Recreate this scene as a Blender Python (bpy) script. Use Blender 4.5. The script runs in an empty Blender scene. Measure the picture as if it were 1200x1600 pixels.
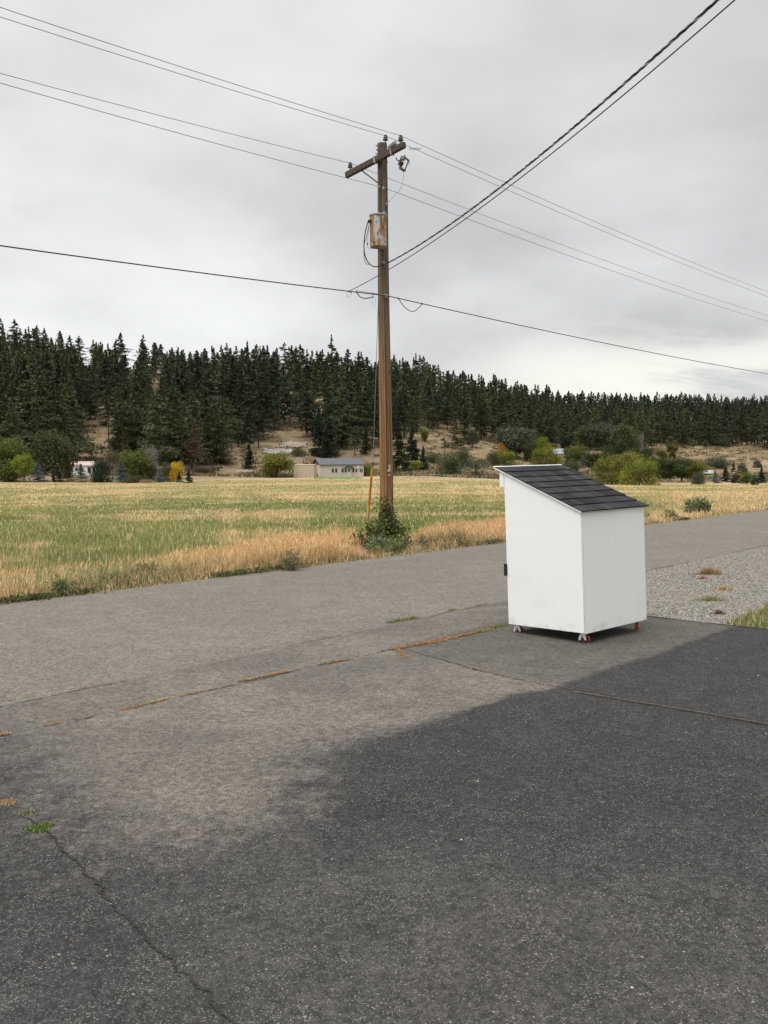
import bpy, math, random
import numpy as np
from mathutils import Vector, Matrix
random.seed(4); RNG = np.random.default_rng(4)
scene = bpy.context.scene
# ------------------------------------------------------------------ camera
F, CAMH = 1400.0, 1.7
PITCH, ROLL = math.atan(70/1400), .009
_f = np.array([0, math.cos(PITCH), -math.sin(PITCH)]); _u = np.array([0, math.sin(PITCH), math.cos(PITCH)]); _r = np.array([1., 0, 0])
CR = _r*math.cos(ROLL)-_u*math.sin(ROLL); CU = _u*math.cos(ROLL)+_r*math.sin(ROLL)
CP = np.array([0, 0, CAMH])
cd = bpy.data.cameras.new('camera'); cam = bpy.data.objects.new('camera', cd); scene.collection.objects.link(cam)
cam.matrix_world = Matrix(((CR[0], CU[0], -_f[0], 0), (CR[1], CU[1], -_f[1], 0), (CR[2], CU[2], -_f[2], CAMH), (0, 0, 0, 1)))
cd.sensor_fit = 'VERTICAL'; cd.sensor_height = 24; cd.sensor_width = 18; cd.lens = 24*F/1600; cd.clip_start = .05; cd.clip_end = 6000
scene.camera = cam
# ------------------------------------------------------------------ world, sun, exposure
SUN_DIR = Vector((-.50, -.45, 1.15)).normalized()
EL = math.asin(SUN_DIR.z); AZ = math.atan2(SUN_DIR.x, SUN_DIR.y)
world = bpy.data.worlds.new('World'); scene.world = world; world.use_nodes = True
wt = world.node_tree; wt.nodes.clear()
def WN(t, **k):
    n = wt.nodes.new(t)
    for a, b in k.items(): setattr(n, a, b)
    return n
def wl(a, b): wt.links.new(a, b)
sky = WN('ShaderNodeTexSky', sky_type='NISHITA', sun_disc=False, sun_elevation=EL, sun_rotation=AZ)
tc = WN('ShaderNodeTexCoord'); sx = WN('ShaderNodeSeparateXYZ'); wl(tc.outputs['Generated'], sx.inputs[0])
def wm(op, a, b=None, clamp=False):
    n = WN('ShaderNodeMath', operation=op, use_clamp=clamp)
    for i, v in enumerate((a, b)):
        if v is None: continue
        if isinstance(v, (int, float)): n.inputs[i].default_value = v
        else: wl(v, n.inputs[i])
    return n.outputs[0]
def wmr(v, a, b, c, d, smooth=True):
    n = WN('ShaderNodeMapRange'); n.interpolation_type = 'SMOOTHSTEP' if smooth else 'LINEAR'
    wl(v, n.inputs[0])
    for i, q in enumerate((a, b, c, d)): n.inputs[i+1].default_value = q
    return n.outputs[0]
zc = wm('MAXIMUM', sx.outputs['Z'], 0.0); zd = wm('ADD', zc, .22)
cv = WN('ShaderNodeCombineXYZ'); wl(wm('DIVIDE', sx.outputs['X'], zd), cv.inputs[0]); wl(wm('DIVIDE', sx.outputs['Y'], zd), cv.inputs[1])
def wnoise(scale, detail, rough, dist=0., loc=(0, 0, 0), sc=(1, 1, 1)):
    m = WN('ShaderNodeMapping'); wl(cv.outputs[0], m.inputs[0]); m.inputs['Location'].default_value = loc; m.inputs['Scale'].default_value = sc
    n = WN('ShaderNodeTexNoise'); wl(m.outputs[0], n.inputs['Vector']); n.inputs['Scale'].default_value = scale
    n.inputs['Detail'].default_value = detail; n.inputs['Roughness'].default_value = rough; n.inputs['Distortion'].default_value = dist
    return n.outputs['Fac']
n1 = wnoise(.75, 5, .5, .3, (3.1, 1.7, 0), (1, .8, 1)); n2 = wnoise(1.7, 6, .5, .15, (7.3, .4, 0))
n3 = wnoise(1.5, 8, .62, .4, (1.2, 5.4, 0), (.7, 1.4, 1))
cl = wm('ADD', wm('MULTIPLY', wmr(n1, .33, .67, 0, 1), .58), wm('MULTIPLY', wmr(n2, .32, .68, 0, 1), .42))
val = wmr(cl, .1, .9, .55, .81, False)
low = wmr(sx.outputs['Z'], .02, .30, 1, 0); left = wmr(sx.outputs['X'], -.42, .35, 1, 0)
val = wm('ADD', val, wm('MULTIPLY', low, .05)); val = wm('ADD', wm('ADD', val, wm('MULTIPLY', left, .15)), wm('MULTIPLY', wmr(sx.outputs['X'], .12, .42, 0, 1), -.07))
# bright breaks low on the right
br = wm('MULTIPLY', wmr(n3, .36, .56, 0, 1), wm('MULTIPLY', wmr(sx.outputs['Z'], .17, .09, 0, 1), wmr(sx.outputs['X'], .0, .22, 0, 1)))
col = WN('ShaderNodeCombineXYZ'); wl(wm('MULTIPLY', val, .985), col.inputs[0]); wl(wm('MULTIPLY', val, 1.0), col.inputs[1]); wl(wm('MULTIPLY', val, 1.012), col.inputs[2])
mixb = WN('ShaderNodeMix', data_type='RGBA'); wl(wm('MULTIPLY', br, .95), mixb.inputs[0]); wl(col.outputs[0], mixb.inputs[6]); mixb.inputs[7].default_value = (1.0, .985, .90, 1)
gain = wm('ADD', 1.0, wm('MULTIPLY', wmr(sx.outputs['Z'], .50, .90, 0, 1), 2.6))          # an overcast sky is brightest overhead
gain = wm('ADD', gain, wm('MULTIPLY', wmr(sx.outputs['Y'], .1, -.7, 0, 1), .12))
gn = WN('ShaderNodeVectorMath', operation='SCALE'); wl(mixb.outputs[2], gn.inputs[0]); wl(gain, gn.inputs[3])
EXPO = .75
sc_ = WN('ShaderNodeVectorMath', operation='SCALE'); wl(gn.outputs[0], sc_.inputs[0]); sc_.inputs[3].default_value = 10/2**EXPO
mx = WN('ShaderNodeMix', data_type='RGBA'); mx.inputs[0].default_value = .97; wl(sky.outputs[0], mx.inputs[6]); wl(sc_.outputs[0], mx.inputs[7])
bg = WN('ShaderNodeBackground'); bg.inputs[1].default_value = .1; wl(mx.outputs[2], bg.inputs[0])
wo = WN('ShaderNodeOutputWorld'); wl(bg.outputs[0], wo.inputs[0])
sl = bpy.data.lights.new('sun', 'SUN'); sl.energy = 1.15; sl.angle = math.radians(50); sl.color = (1, .965, .90)
so = bpy.data.objects.new('sun', sl); scene.collection.objects.link(so); so.rotation_euler = (-SUN_DIR).to_track_quat('-Z', 'Y').to_euler(); so.location = (-20, -20, 40)
vs = scene.view_settings; vs.view_transform = 'Standard'; vs.look = 'None'; vs.exposure = EXPO; vs.gamma = 1; vs.use_curve_mapping = False

# ------------------------------------------------------------------ projection helpers (where things stand, from the photograph)
def ray(x, y): return _f*F+(x-600)*CR-(y-800)*CU
def gz(x, y, z=0.0):
    d = ray(x, y); return CP+d*((z-CAMH)/d[2])
def gy(x, y, Y):
    d = ray(x, y); return CP+d*(Y/d[1])
def proj(p):
    v = np.asarray(p)-CP; a = v@_f; return np.stack([600+F*(v@CR)/a, 800-F*(v@CU)/a], -1)
T2 = np.array([.66, .7513]); T2 /= np.linalg.norm(T2); N2 = np.array([-T2[1], T2[0]])
def tn(t, n, z=0.0): return np.array([T2[0]*t+N2[0]*n, T2[1]*t+N2[1]*n, z])
N_NEAR, N_FAR, T_EDGE, N_LAWN = 6.29, 11.15, 9.47, 3.55

# ------------------------------------------------------------------ object helpers
COL = scene.collection
def link(o): COL.objects.link(o); return o
def tag(o, label=None, cat=None, group=None, kind=None):
    if label: o['label'] = label
    if cat: o['category'] = cat
    if group: o['group'] = group
    if kind: o['kind'] = kind
    return o
def empty(name, loc, label, cat, group=None, rz=0):
    o = bpy.data.objects.new(name, None); o.location = [float(v) for v in loc]; o.rotation_euler = (0, 0, rz); o.empty_display_size = .2
    return tag(link(o), label, cat, group)
def np_mesh(name, V, Fc, mats, cols=None, mi=None, smooth=False, attrs=None):
    """V (n,3); Fc (m,k) array, or list of arrays of different k"""
    me = bpy.data.meshes.new(name); V = np.ascontiguousarray(V, dtype=np.float32)
    if not isinstance(Fc, list): Fc = [Fc]
    Fc = [np.asarray(f, dtype=np.int32) for f in Fc if len(f)]
    nl = sum(f.size for f in Fc); nf = sum(len(f) for f in Fc)
    me.vertices.add(len(V)); me.vertices.foreach_set('co', V.ravel())
    me.loops.add(nl); me.loops.foreach_set('vertex_index', np.concatenate([f.ravel() for f in Fc]))
    me.polygons.add(nf); cnt = np.concatenate([np.full(len(f), f.shape[1], dtype=np.int32) for f in Fc])
    me.polygons.foreach_set('loop_start', (np.cumsum(cnt)-cnt).astype(np.int32))
    for m in (mats if isinstance(mats, (list, tuple)) else [mats]): me.materials.append(m)
    if mi is not None: me.polygons.foreach_set('material_index', np.asarray(mi, dtype=np.int32))
    me.polygons.foreach_set('use_smooth', np.full(nf, smooth))
    me.update(calc_edges=True)
    if cols is not None:
        ca = me.color_attributes.new('col', 'FLOAT_COLOR', 'POINT'); c4 = np.ones((len(V), 4), np.float32); c4[:, :3] = cols; ca.data.foreach_set('color', c4.ravel())
    for k, v in (attrs or {}).items():
        a = me.attributes.new(k, 'FLOAT', 'POINT'); a.data.foreach_set('value', np.asarray(v, np.float32))
    return me
def mobj(name, me, parent=None):
    o = bpy.data.objects.new(name, me); link(o)
    if parent is not None: o.parent = parent
    return o
class MB:
    def __init__(s): s.v = []; s.f = []; s.m = []; s.n = 0
    def add(s, V, Fs, m=0):
        V = [tuple(float(c) for c in p) for p in V]
        s.v += V; s.f += [tuple(i+s.n for i in f) for f in Fs]; s.m += [m]*len(Fs); s.n += len(V)
    def box(s, lo, hi, M=None, m=0):
        x0, y0, z0 = lo; x1, y1, z1 = hi
        V = [(x0, y0, z0), (x1, y0, z0), (x1, y1, z0), (x0, y1, z0), (x0, y0, z1), (x1, y0, z1), (x1, y1, z1), (x0, y1, z1)]
        if M is not None: V = [M @ Vector(p) for p in V]
        s.add(V, [(0, 3, 2, 1), (4, 5, 6, 7), (0, 1, 5, 4), (1, 2, 6, 5), (2, 3, 7, 6), (3, 0, 4, 7)], m)
    def tube(s, pts, r, seg=8, cap=True, m=0):
        pts = [Vector(p) for p in pts]; n = len(pts); rr = r if isinstance(r, (list, tuple)) else [r]*n
        V = []; Fs = []; prev = None
        for i, p in enumerate(pts):
            d = (pts[min(i+1, n-1)]-pts[max(i-1, 0)]).normalized()
            if prev is None: a = d.orthogonal().normalized()
            else: a = (prev-d*prev.dot(d)); a = a.normalized() if a.length > 1e-6 else d.orthogonal().normalized()
            prev = a; b = d.cross(a)
            for k in range(seg):
                w = 2*math.pi*k/seg; V.append(p+(a*math.cos(w)+b*math.sin(w))*rr[i])
        for i in range(n-1):
            for k in range(seg): Fs.append((i*seg+k, i*seg+(k+1) % seg, (i+1)*seg+(k+1) % seg, (i+1)*seg+k))
        if cap: Fs += [tuple(range(seg))[::-1], tuple(range((n-1)*seg, n*seg))]
        s.add(V, Fs, m)
    def lathe(s, prof, seg=20, M=None, m=0):
        V = []; Fs = []
        for (r, z) in prof:
            for k in range(seg): w = 2*math.pi*k/seg; V.append(Vector((r*math.cos(w), r*math.sin(w), z)))
        if M is not None: V = [M @ p for p in V]
        for i in range(len(prof)-1):
            for k in range(seg): Fs.append((i*seg+k, i*seg+(k+1) % seg, (i+1)*seg+(k+1) % seg, (i+1)*seg+k))
        Fs += [tuple(range(seg))[::-1], tuple(range((len(prof)-1)*seg, len(prof)*seg))]
        s.add(V, Fs, m)
    def build(s, name, mats, parent=None, smooth=False, bevel=0, cols=None):
        me = bpy.data.meshes.new(name); me.from_pydata(s.v, [], s.f)
        for m in (mats if isinstance(mats, (list, tuple)) else [mats]): me.materials.append(m)
        me.polygons.foreach_set('material_index', s.m); me.polygons.foreach_set('use_smooth', [smooth]*len(s.f)); me.update()
        o = mobj(name, me, parent)
        if bevel:
            b = o.modifiers.new('bevel', 'BEVEL'); b.width = bevel; b.segments = 2; b.limit_method = 'ANGLE'; b.angle_limit = .6
        return o
# value noise / fbm in numpy
_perm = RNG.permutation(512)
def vnoise(x, y):
    xi = np.floor(x).astype(int); yi = np.floor(y).astype(int); fx = x-xi; fy = y-yi; fx = fx*fx*(3-2*fx); fy = fy*fy*(3-2*fy)
    h = lambda a, b: _perm[(_perm[a % 512]+b) % 512]/511.
    return (h(xi, yi)*(1-fx)+h(xi+1, yi)*fx)*(1-fy)+(h(xi, yi+1)*(1-fx)+h(xi+1, yi+1)*fx)*fy
def fbm(x, y, o=4):
    s = 0; a = .5; t = 0
    for i in range(o): s = s+a*vnoise(x*2**i+17*i, y*2**i+31*i); t += a; a *= .5
    return s/t
def sstep(x, a, b): t = np.clip((x-a)/(b-a), 0, 1); return t*t*(3-2*t)

# ------------------------------------------------------------------ material helper
class Mat:
    def __init__(s, name, rough=.8, spec=.3):
        s.m = bpy.data.materials.new(name); s.m.use_nodes = True; s.t = s.m.node_tree; s.t.nodes.clear()
        s.b = s.n('ShaderNodeBsdfPrincipled'); s.o = s.n('ShaderNodeOutputMaterial'); s.l(s.b.outputs[0], s.o.inputs[0])
        s.b.inputs['Roughness'].default_value = rough; s.b.inputs['Specular IOR Level'].default_value = spec
        s.c = s.n('ShaderNodeTexCoord')
    def n(s, t, **k):
        q = s.t.nodes.new(t)
        for a, b in k.items(): setattr(q, a, b)
        return q
    def l(s, a, b): s.t.links.new(a, b)
    def put(s, v, sock):
        if hasattr(v, 'is_linked') or hasattr(v, 'links'): s.l(v, sock)
        else: sock.default_value = (*v, 1) if isinstance(v, tuple) and len(v) == 3 and sock.type == 'RGBA' else v
    def vec(s, scale=(1, 1, 1), loc=(0, 0, 0), src='Object'):
        m = s.n('ShaderNodeMapping'); s.l(s.c.outputs[src], m.inputs[0]); m.inputs['Scale'].default_value = scale; m.inputs['Location'].default_value = loc; return m.outputs[0]
    def noise(s, scale, detail=4, rough=.55, vec=None, out='Fac', dist=0):
        q = s.n('ShaderNodeTexNoise'); s.l(vec or s.c.outputs['Object'], q.inputs['Vector']); q.inputs['Scale'].default_value = scale
        q.inputs['Detail'].default_value = detail; q.inputs['Roughness'].default_value = rough; q.inputs['Distortion'].default_value = dist; return q.outputs[out]
    def vor(s, scale, vec=None, out='Distance', feature='F1', rand=1):
        q = s.n('ShaderNodeTexVoronoi', feature=feature); s.l(vec or s.c.outputs['Object'], q.inputs['Vector']); q.inputs['Scale'].default_value = scale; q.inputs['Randomness'].default_value = rand; return q.outputs[out]
    def mr(s, v, a, b, c=0., d=1., smooth=True):
        q = s.n('ShaderNodeMapRange'); q.interpolation_type = 'SMOOTHSTEP' if smooth else 'LINEAR'; s.l(v, q.inputs[0])
        for i, k in enumerate((a, b, c, d)): q.inputs[i+1].default_value = k
        return q.outputs[0]
    def math(s, op, a, b=None):
        q = s.n('ShaderNodeMath', operation=op); s.put(a, q.inputs[0])
        if b is not None: s.put(b, q.inputs[1])
        return q.outputs[0]
    def mix(s, f, a, b, mode='MIX'):
        q = s.n('ShaderNodeMix', data_type='RGBA', blend_type=mode); s.put(f, q.inputs[0]); s.put(a, q.inputs[6]); s.put(b, q.inputs[7]); return q.outputs[2]
    def attr(s, name, out='Fac'): return s.n('ShaderNodeAttribute', attribute_name=name).outputs[out]
    def rnd(s): return s.n('ShaderNodeObjectInfo').outputs['Random']
    def bump(s, h, strength=.5, dist=.01):
        q = s.n('ShaderNodeBump'); s.l(h, q.inputs['Height']); q.inputs['Strength'].default_value = strength; q.inputs['Distance'].default_value = dist; s.l(q.outputs[0], s.b.inputs['Normal'])
    def col(s, v): s.put(v, s.b.inputs['Base Color']); return s
def sep(M, v):
    q = M.n('ShaderNodeSeparateXYZ'); M.l(v, q.inputs[0]); return q.outputs

# --- pavement
def asphalt(name, kind):
    M = Mat(name, .9, .2)
    big = M.noise(.5, 4, .6); mid = M.noise(2.6, 6, .65); fine = M.noise(55, 3, .75); grit = M.noise(21, 5, .8)
    if kind == 'road':
        track = M.noise(1, 4, .6, M.vec((.5, .5, 1)))
        c = M.mix(M.mr(mid, .3, .7), (.138, .121, .101), (.170, .150, .125))
        c = M.mix(M.mr(track, .42, .66, 0, .8), c, (.112, .101, .086)); c = M.mix(M.mr(big, .45, .7, 0, .5), c, (.178, .161, .137))
        spk = .8
    else:
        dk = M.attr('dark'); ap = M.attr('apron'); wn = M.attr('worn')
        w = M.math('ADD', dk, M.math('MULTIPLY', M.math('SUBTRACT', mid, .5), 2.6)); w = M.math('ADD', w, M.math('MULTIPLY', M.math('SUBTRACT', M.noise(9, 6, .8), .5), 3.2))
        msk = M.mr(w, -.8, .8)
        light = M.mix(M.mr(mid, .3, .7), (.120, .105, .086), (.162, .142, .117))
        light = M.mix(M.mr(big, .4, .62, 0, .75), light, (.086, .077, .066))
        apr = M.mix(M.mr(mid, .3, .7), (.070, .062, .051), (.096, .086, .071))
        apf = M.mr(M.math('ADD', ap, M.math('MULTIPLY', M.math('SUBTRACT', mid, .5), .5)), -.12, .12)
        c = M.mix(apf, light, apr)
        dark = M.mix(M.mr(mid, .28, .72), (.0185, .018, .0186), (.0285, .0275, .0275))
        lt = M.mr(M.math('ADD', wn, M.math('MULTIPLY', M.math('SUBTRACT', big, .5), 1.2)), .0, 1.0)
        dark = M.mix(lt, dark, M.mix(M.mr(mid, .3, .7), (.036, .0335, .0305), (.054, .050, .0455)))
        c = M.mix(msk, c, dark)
    base = c
    g1 = sep(M, M.vor(44, out='Color')); g2_ = sep(M, M.vor(24, out='Color'))
    gsum = M.math('ADD', M.math('MULTIPLY', M.math('SUBTRACT', g1[0], .5), .60), M.math('MULTIPLY', M.math('SUBTRACT', g2_[1], .5), .24))
    gv = M.n('ShaderNodeVectorMath', operation='SCALE'); M.l(c, gv.inputs[0]); M.l(M.math('ADD', gsum, 1.0), gv.inputs[3]); c = gv.outputs[0]
    # aggregate: pale and dark stones standing in the binder, two sizes, patchy
    vc = M.vor(140, out='Color'); vd = M.vor(140); r = sep(M, vc); pat = M.mr(M.noise(4.5, 4, .65), .32, .68, .45, 1.0)
    st = M.math('MULTIPLY', M.math('MULTIPLY', M.mr(r[0], .50, .90), M.mr(vd, .62, .30)), pat)
    stc = M.mix(.45, M.mix(r[1], (.34, .32, .28), (.12, .11, .098)), base, 'ADD')
    c = M.mix(M.math('MULTIPLY', st, .66), c, stc)
    c = M.mix(M.math('MULTIPLY', M.mr(r[2], .36, .0), .62), c, M.mix(.8, base, (.012, .012, .013)))
    vc2 = M.vor(58, out='Color'); r2 = sep(M, vc2); st2 = M.math('MULTIPLY', M.mr(r2[0], .95, .99), M.mr(M.vor(58), .34, .20))
    c = M.mix(M.math('MULTIPLY', st2, .42), c, M.mix(r2[2], (.50, .47, .41), (.30, .23, .17)))
    c = M.mix(M.mr(grit, .52, .68, 0, .42), c, M.mix(.5, c, (.015, .015, .015))); c = M.mix(M.mr(grit, .48, .30, 0, .35), c, M.mix(.22, c, (.42, .39, .34)))
    c = M.mix(M.mr(fine, .55, .75, 0, .6), c, M.mix(.55, c, (.01, .01, .01)))
    M.col(c); M.bump(M.math('ADD', M.math('MULTIPLY', vd, -.7), M.math('MULTIPLY', fine, .6)), .8, .008)
    return M.m
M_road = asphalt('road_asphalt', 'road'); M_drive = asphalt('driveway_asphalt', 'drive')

def simple(name, c1, c2, scale=6, rough=.8, bump=0, spec=.3, metal=0, detail=4, stretch=(1, 1, 1)):
    M = Mat(name, rough, spec); M.b.inputs['Metallic'].default_value = metal
    n = M.noise(scale, detail, .6, M.vec(stretch)); M.col(M.mix(M.mr(n, .3, .7), c1, c2))
    if bump: M.bump(n, bump, .01)
    return M.m
M_crack = simple('crack_dirt', (.012, .011, .010), (.035, .030, .024), 25, .95)
M_crackpale = simple('crack_sand', (.13, .105, .075), (.26, .22, .165), 60, .95)
M = Mat('gravel', .92, .2); vc = sep(M, M.vor(36, out='Color')); vd = M.vor(36)
c = M.mix(vc[0], (.15, .136, .112), (.40, .365, .31)); c = M.mix(M.mr(vd, .35, .65), c, (.05, .046, .040)); c = M.mix(M.mr(M.noise(1.3, 5), .45, .7, 0, .6), c, (.17, .15, .12)); M.col(c); M.bump(vd, .9, .02); M_gravel = M.m
M = Mat('gravel_stone', .9, .2); M.col(M.mix(M.attr('col', 'Color'), (0, 0, 0), (1, 1, 1))); 
M.t.links.clear(); M.l(M.attr('col', 'Color'), M.b.inputs[0]); M.l(M.b.outputs[0], M.o.inputs[0]); M_stone = M.m
def blade_mat(name, tr=.25):
    M = Mat(name, .75, .2); a = M.attr('col', 'Color'); M.l(a, M.b.inputs[0])
    t = M.n('ShaderNodeBsdfTranslucent'); M.l(a, t.inputs[0]); s = M.n('ShaderNodeMixShader'); s.inputs[0].default_value = tr
    M.l(M.b.outputs[0], s.inputs[1]); M.l(t.outputs[0], s.inputs[2]); M.l(s.outputs[0], M.o.inputs[0]); return M.m
M_blade = blade_mat('grass_blade')
def leaf_mat(name, c1, c2, c3=None, tr=.12, rv=.35):
    M = Mat(name, .8, .15); rn = M.rnd()
    n = M.noise(.55, 3, .6); c = M.mix(M.mr(n, .35, .65), c1, c2)
    if c3: c = M.mix(M.mr(M.noise(.9, 2, .5, M.vec((1, 1, 1), (7, 3, 1))), .52, .66), c, c3)
    hv = M.n('ShaderNodeHueSaturation'); M.l(c, hv.inputs['Color']); M.l(M.mr(rn, 0, 1, 1-rv, 1+rv, False), hv.inputs['Value']); M.l(M.mr(rn, 0, 1, .485, .51, False), hv.inputs['Hue'])
    M.l(hv.outputs[0], M.b.inputs[0]); t = M.n('ShaderNodeBsdfTranslucent'); M.l(hv.outputs[0], t.inputs[0]); s = M.n('ShaderNodeMixShader'); s.inputs[0].default_value = tr
    M.l(M.b.outputs[0], s.inputs[1]); M.l(t.outputs[0], s.inputs[2]); M.l(s.outputs[0], M.o.inputs[0]); return M.m
L = dict(
 pine=leaf_mat('pine_needles', (.044, .055, .025), (.090, .100, .042), (.060, .072, .040)),
 fir=leaf_mat('fir_needles', (.030, .040, .024), (.060, .072, .042)),
 rust=leaf_mat('dead_needles', (.095, .060, .038), (.14, .090, .058), rv=.15),
 blue=leaf_mat('spruce_needles', (.095, .118, .122), (.15, .18, .185), rv=.15),
 dark=leaf_mat('dark_evergreen', (.016, .026, .016), (.030, .044, .022), rv=.2),
 green=leaf_mat('green_leaves', (.068, .086, .022), (.125, .142, .034), (.095, .10, .03), rv=.15),
 olive=leaf_mat('olive_leaves', (.055, .066, .028), (.105, .110, .045), rv=.15),
 grey=leaf_mat('grey_green_leaves', (.060, .072, .044), (.085, .098, .060), rv=.1),
 lime=leaf_mat('yellow_green_leaves', (.15, .19, .028), (.24, .27, .040), (.10, .15, .03), rv=.1),
 yellow=leaf_mat('yellow_leaves', (.42, .31, .030), (.58, .43, .035), (.25, .24, .04), rv=.08),
 maple=leaf_mat('maple_leaves', (.085, .10, .018), (.215, .215, .034), (.17, .13, .03), rv=.12),
 deep=leaf_mat('deep_green_leaves', (.034, .052, .018), (.062, .085, .026), (.08, .07, .024), rv=.12),
 orange=leaf_mat('orange_leaves', (.40, .22, .03), (.52, .30, .04), rv=.1),
 brown=leaf_mat('brown_twigs', (.07, .055, .042), (.11, .085, .06), rv=.1),
 bare=leaf_mat('bare_twigs', (.17, .145, .13), (.24, .21, .19), rv=.1),
 straw=leaf_mat('dry_brush', (.24, .17, .095), (.38, .27, .15), rv=.1),
 plum=leaf_mat('dark_red_leaves', (.028, .018, .022), (.05, .03, .03), rv=.1),
)
M_bark = simple('bark', (.045, .032, .024), (.10, .068, .048), 3, .95, .4, stretch=(4, 4, .6))
M_bark_pale = simple('pale_bark', (.20, .18, .15), (.34, .31, .27), 2, .95, .3, stretch=(4, 4, .6))
# mass forest material: colour per tree
M = Mat('forest_foliage', .8, .15); a = M.attr('col', 'Color'); M.l(a, M.b.inputs[0]); M_mass = M.m

# ground materials
M = Mat('ground', .95, .1)
big = M.noise(.018, 5, .6, M.vec((1, 2.2, 1))); mid = M.noise(.09, 6, .65, M.vec((.8, 2.0, 1))); fine = M.noise(1.1, 6, .7)
straw = M.mix(M.mr(fine, .3, .7), (.24, .19, .10), (.42, .33, .19)); green = M.mix(M.mr(fine, .3, .7), (.075, .092, .030), (.135, .150, .055))
far = M.attr('far'); fr = M.math('ADD', M.math('MULTIPLY', far, .30), M.math('SUBTRACT', mid, .5))
field = M.mix(M.mr(M.math('ADD', fr, M.math('MULTIPLY', M.math('SUBTRACT', M.noise(.5, 4, .6, M.vec((.5, 2, 1))), .5), .7)), .02, .2), green, straw)
dry = M.mix(M.mr(M.noise(.06, 5, .6), .35, .65), (.155, .113, .062), (.24, .185, .105)); dry = M.mix(M.mr(M.noise(.16, 6, .7), .42, .66), dry, (.105, .070, .042)); dry = M.mix(M.mr(M.noise(.9, 5, .7), .35, .75, 0, .45), dry, (.27, .20, .125))
M.col(M.mix(M.attr('hill'), field, dry)); M.bump(fine, .5, .15); M_ground = M.m
M_soil = simple('lawn_soil', (.06, .07, .025), (.12, .12, .04), 3, .95, .3)
M_lawn = simple('bright_lawn', (.07, .15, .03), (.11, .22, .045), 1.0, .95, .3)
M_yard = simple('crushed_rock', (.20, .19, .175), (.31, .30, .28), .6, .95, .3)

# ------------------------------------------------------------------ terrain
def hor(u): return 730-.009*(u-600)
KU = [-600, 0, 150, 300, 450, 560, 650, 760, 900, 1050, 1200, 1800]
KEYS = {  # (depth, image row of the ground) : field edge, foot of slope, middle, upper, ridge
 -600: [(160, 757), (190, 748), (260, 700), (330, 640), (430, 560)],
 0: [(160, 753.5), (190, 746), (260, 700), (330, 640), (430, 562)],
 150: [(160, 753), (200, 742), (260, 705), (340, 640), (440, 576)],
 300: [(165, 751), (210, 741), (280, 703), (350, 645), (450, 584)],
 450: [(190, 747), (225, 741), (290, 705), (360, 650), (460, 594)],
 560: [(200, 746), (230, 740), (290, 705), (370, 658), (470, 606)],
 650: [(190, 745), (230, 738), (300, 702), (380, 658), (480, 606)],
 760: [(190, 749), (230, 741), (320, 702), (420, 668), (560, 632)],
 900: [(180, 757), (240, 746), (380, 704), (520, 682), (700, 648)],
 1050: [(180, 757), (240, 747), (420, 697), (560, 688), (850, 645)],
 1200: [(190, 754), (240, 747), (420, 702), (560, 690), (850, 648)],
 1800: [(190, 752), (240, 743), (420, 698), (560, 685), (850, 640)]}
_KR = np.array([[k[0] for k in KEYS[u]] for u in KU], float)
_KZ = np.array([[CAMH+(hor(u)-k[1])/F*k[0] for k in KEYS[u]] for u in KU])
def height(X, Y):
    X = np.asarray(X, float); Y = np.asarray(Y, float)
    th = np.arctan2(X, Y); fwd = np.abs(th) < math.radians(62); thc = np.clip(th, -math.radians(40), math.radians(40))
    u = 600+F*np.tan(thc); R = np.hypot(X, Y)*np.cos(thc)
    kr = np.stack([np.interp(u, KU, _KR[:, i]) for i in range(5)], -1); kz = np.stack([np.interp(u, KU, _KZ[:, i]) for i in range(5)], -1)
    r0 = np.full(R.shape, 26.); z0 = np.full(R.shape, -.22)
    rr = np.concatenate([np.zeros(R.shape)[..., None], r0[..., None], kr, kr[..., 4:]+260, kr[..., 4:]+3000], -1)
    zz = np.concatenate([z0[..., None], z0[..., None], kz, kz[..., 4:]*.55, kz[..., 4:]*.2], -1)
    z = np.zeros(R.shape); 
    for i in range(rr.shape[-1]-1):
        a, b = rr[..., i], rr[..., i+1]; m = (R >= a) & (R < b); t = (R-a)/(b-a); z = np.where(m, zz[..., i]+(zz[..., i+1]-zz[..., i])*t, z)
    z = np.where(R >= rr[..., -1], zz[..., -1], z)
    # undulation on the slopes
    hill = sstep(R, kr[..., 0]+8, kr[..., 1]+50)
    z = z+hill*((fbm(X/45., Y/45., 4)-.5)*9.0)*sstep(R, 200, 300)+hill*(fbm(X/9., Y/9., 3)-.5)*1.6
    back = sstep(np.abs(th), math.radians(60), math.radians(95)); z = z*(1-back)+(-.2)*back
    n = X*N2[0]+Y*N2[1]; t_ = X*T2[0]+Y*T2[1]
    s = sstep(n, N_FAR+.05, N_FAR+1.6); near = (1-sstep(R, 45, 80))
    zn = -.035+s*(-.19); z = z*(1-near)+(zn+(fbm(X/3., Y/3., 3)-.5)*.12*s)*near
    z = np.where((n < N_FAR+.2) & (n > -14), np.minimum(z, -.035)*near+(1-near)*np.minimum(z, -.08), z)
    return z
def hz(x, y): return float(height(np.array([x]), np.array([y]))[0])
rad = np.concatenate([np.linspace(.5, 40, 110), np.geomspace(40.6, 1100, 330), np.geomspace(1150, 4200, 14)])
dens = np.concatenate([np.linspace(-180, -36, 30)[:-1], np.linspace(-36, 36, 420), np.linspace(36, 180, 30)[1:]])
A, Rr = np.meshgrid(np.radians(dens), rad, indexing='ij'); X = Rr*np.sin(A); Y = Rr*np.cos(A); Z = height(X, Y)
ni, nj = A.shape; idx = np.arange(ni*nj).reshape(ni, nj); q = np.stack([idx[:-1, :-1], idx[:-1, 1:], idx[1:, 1:], idx[1:, :-1]], -1).reshape(-1, 4)[:, ::-1]
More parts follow.
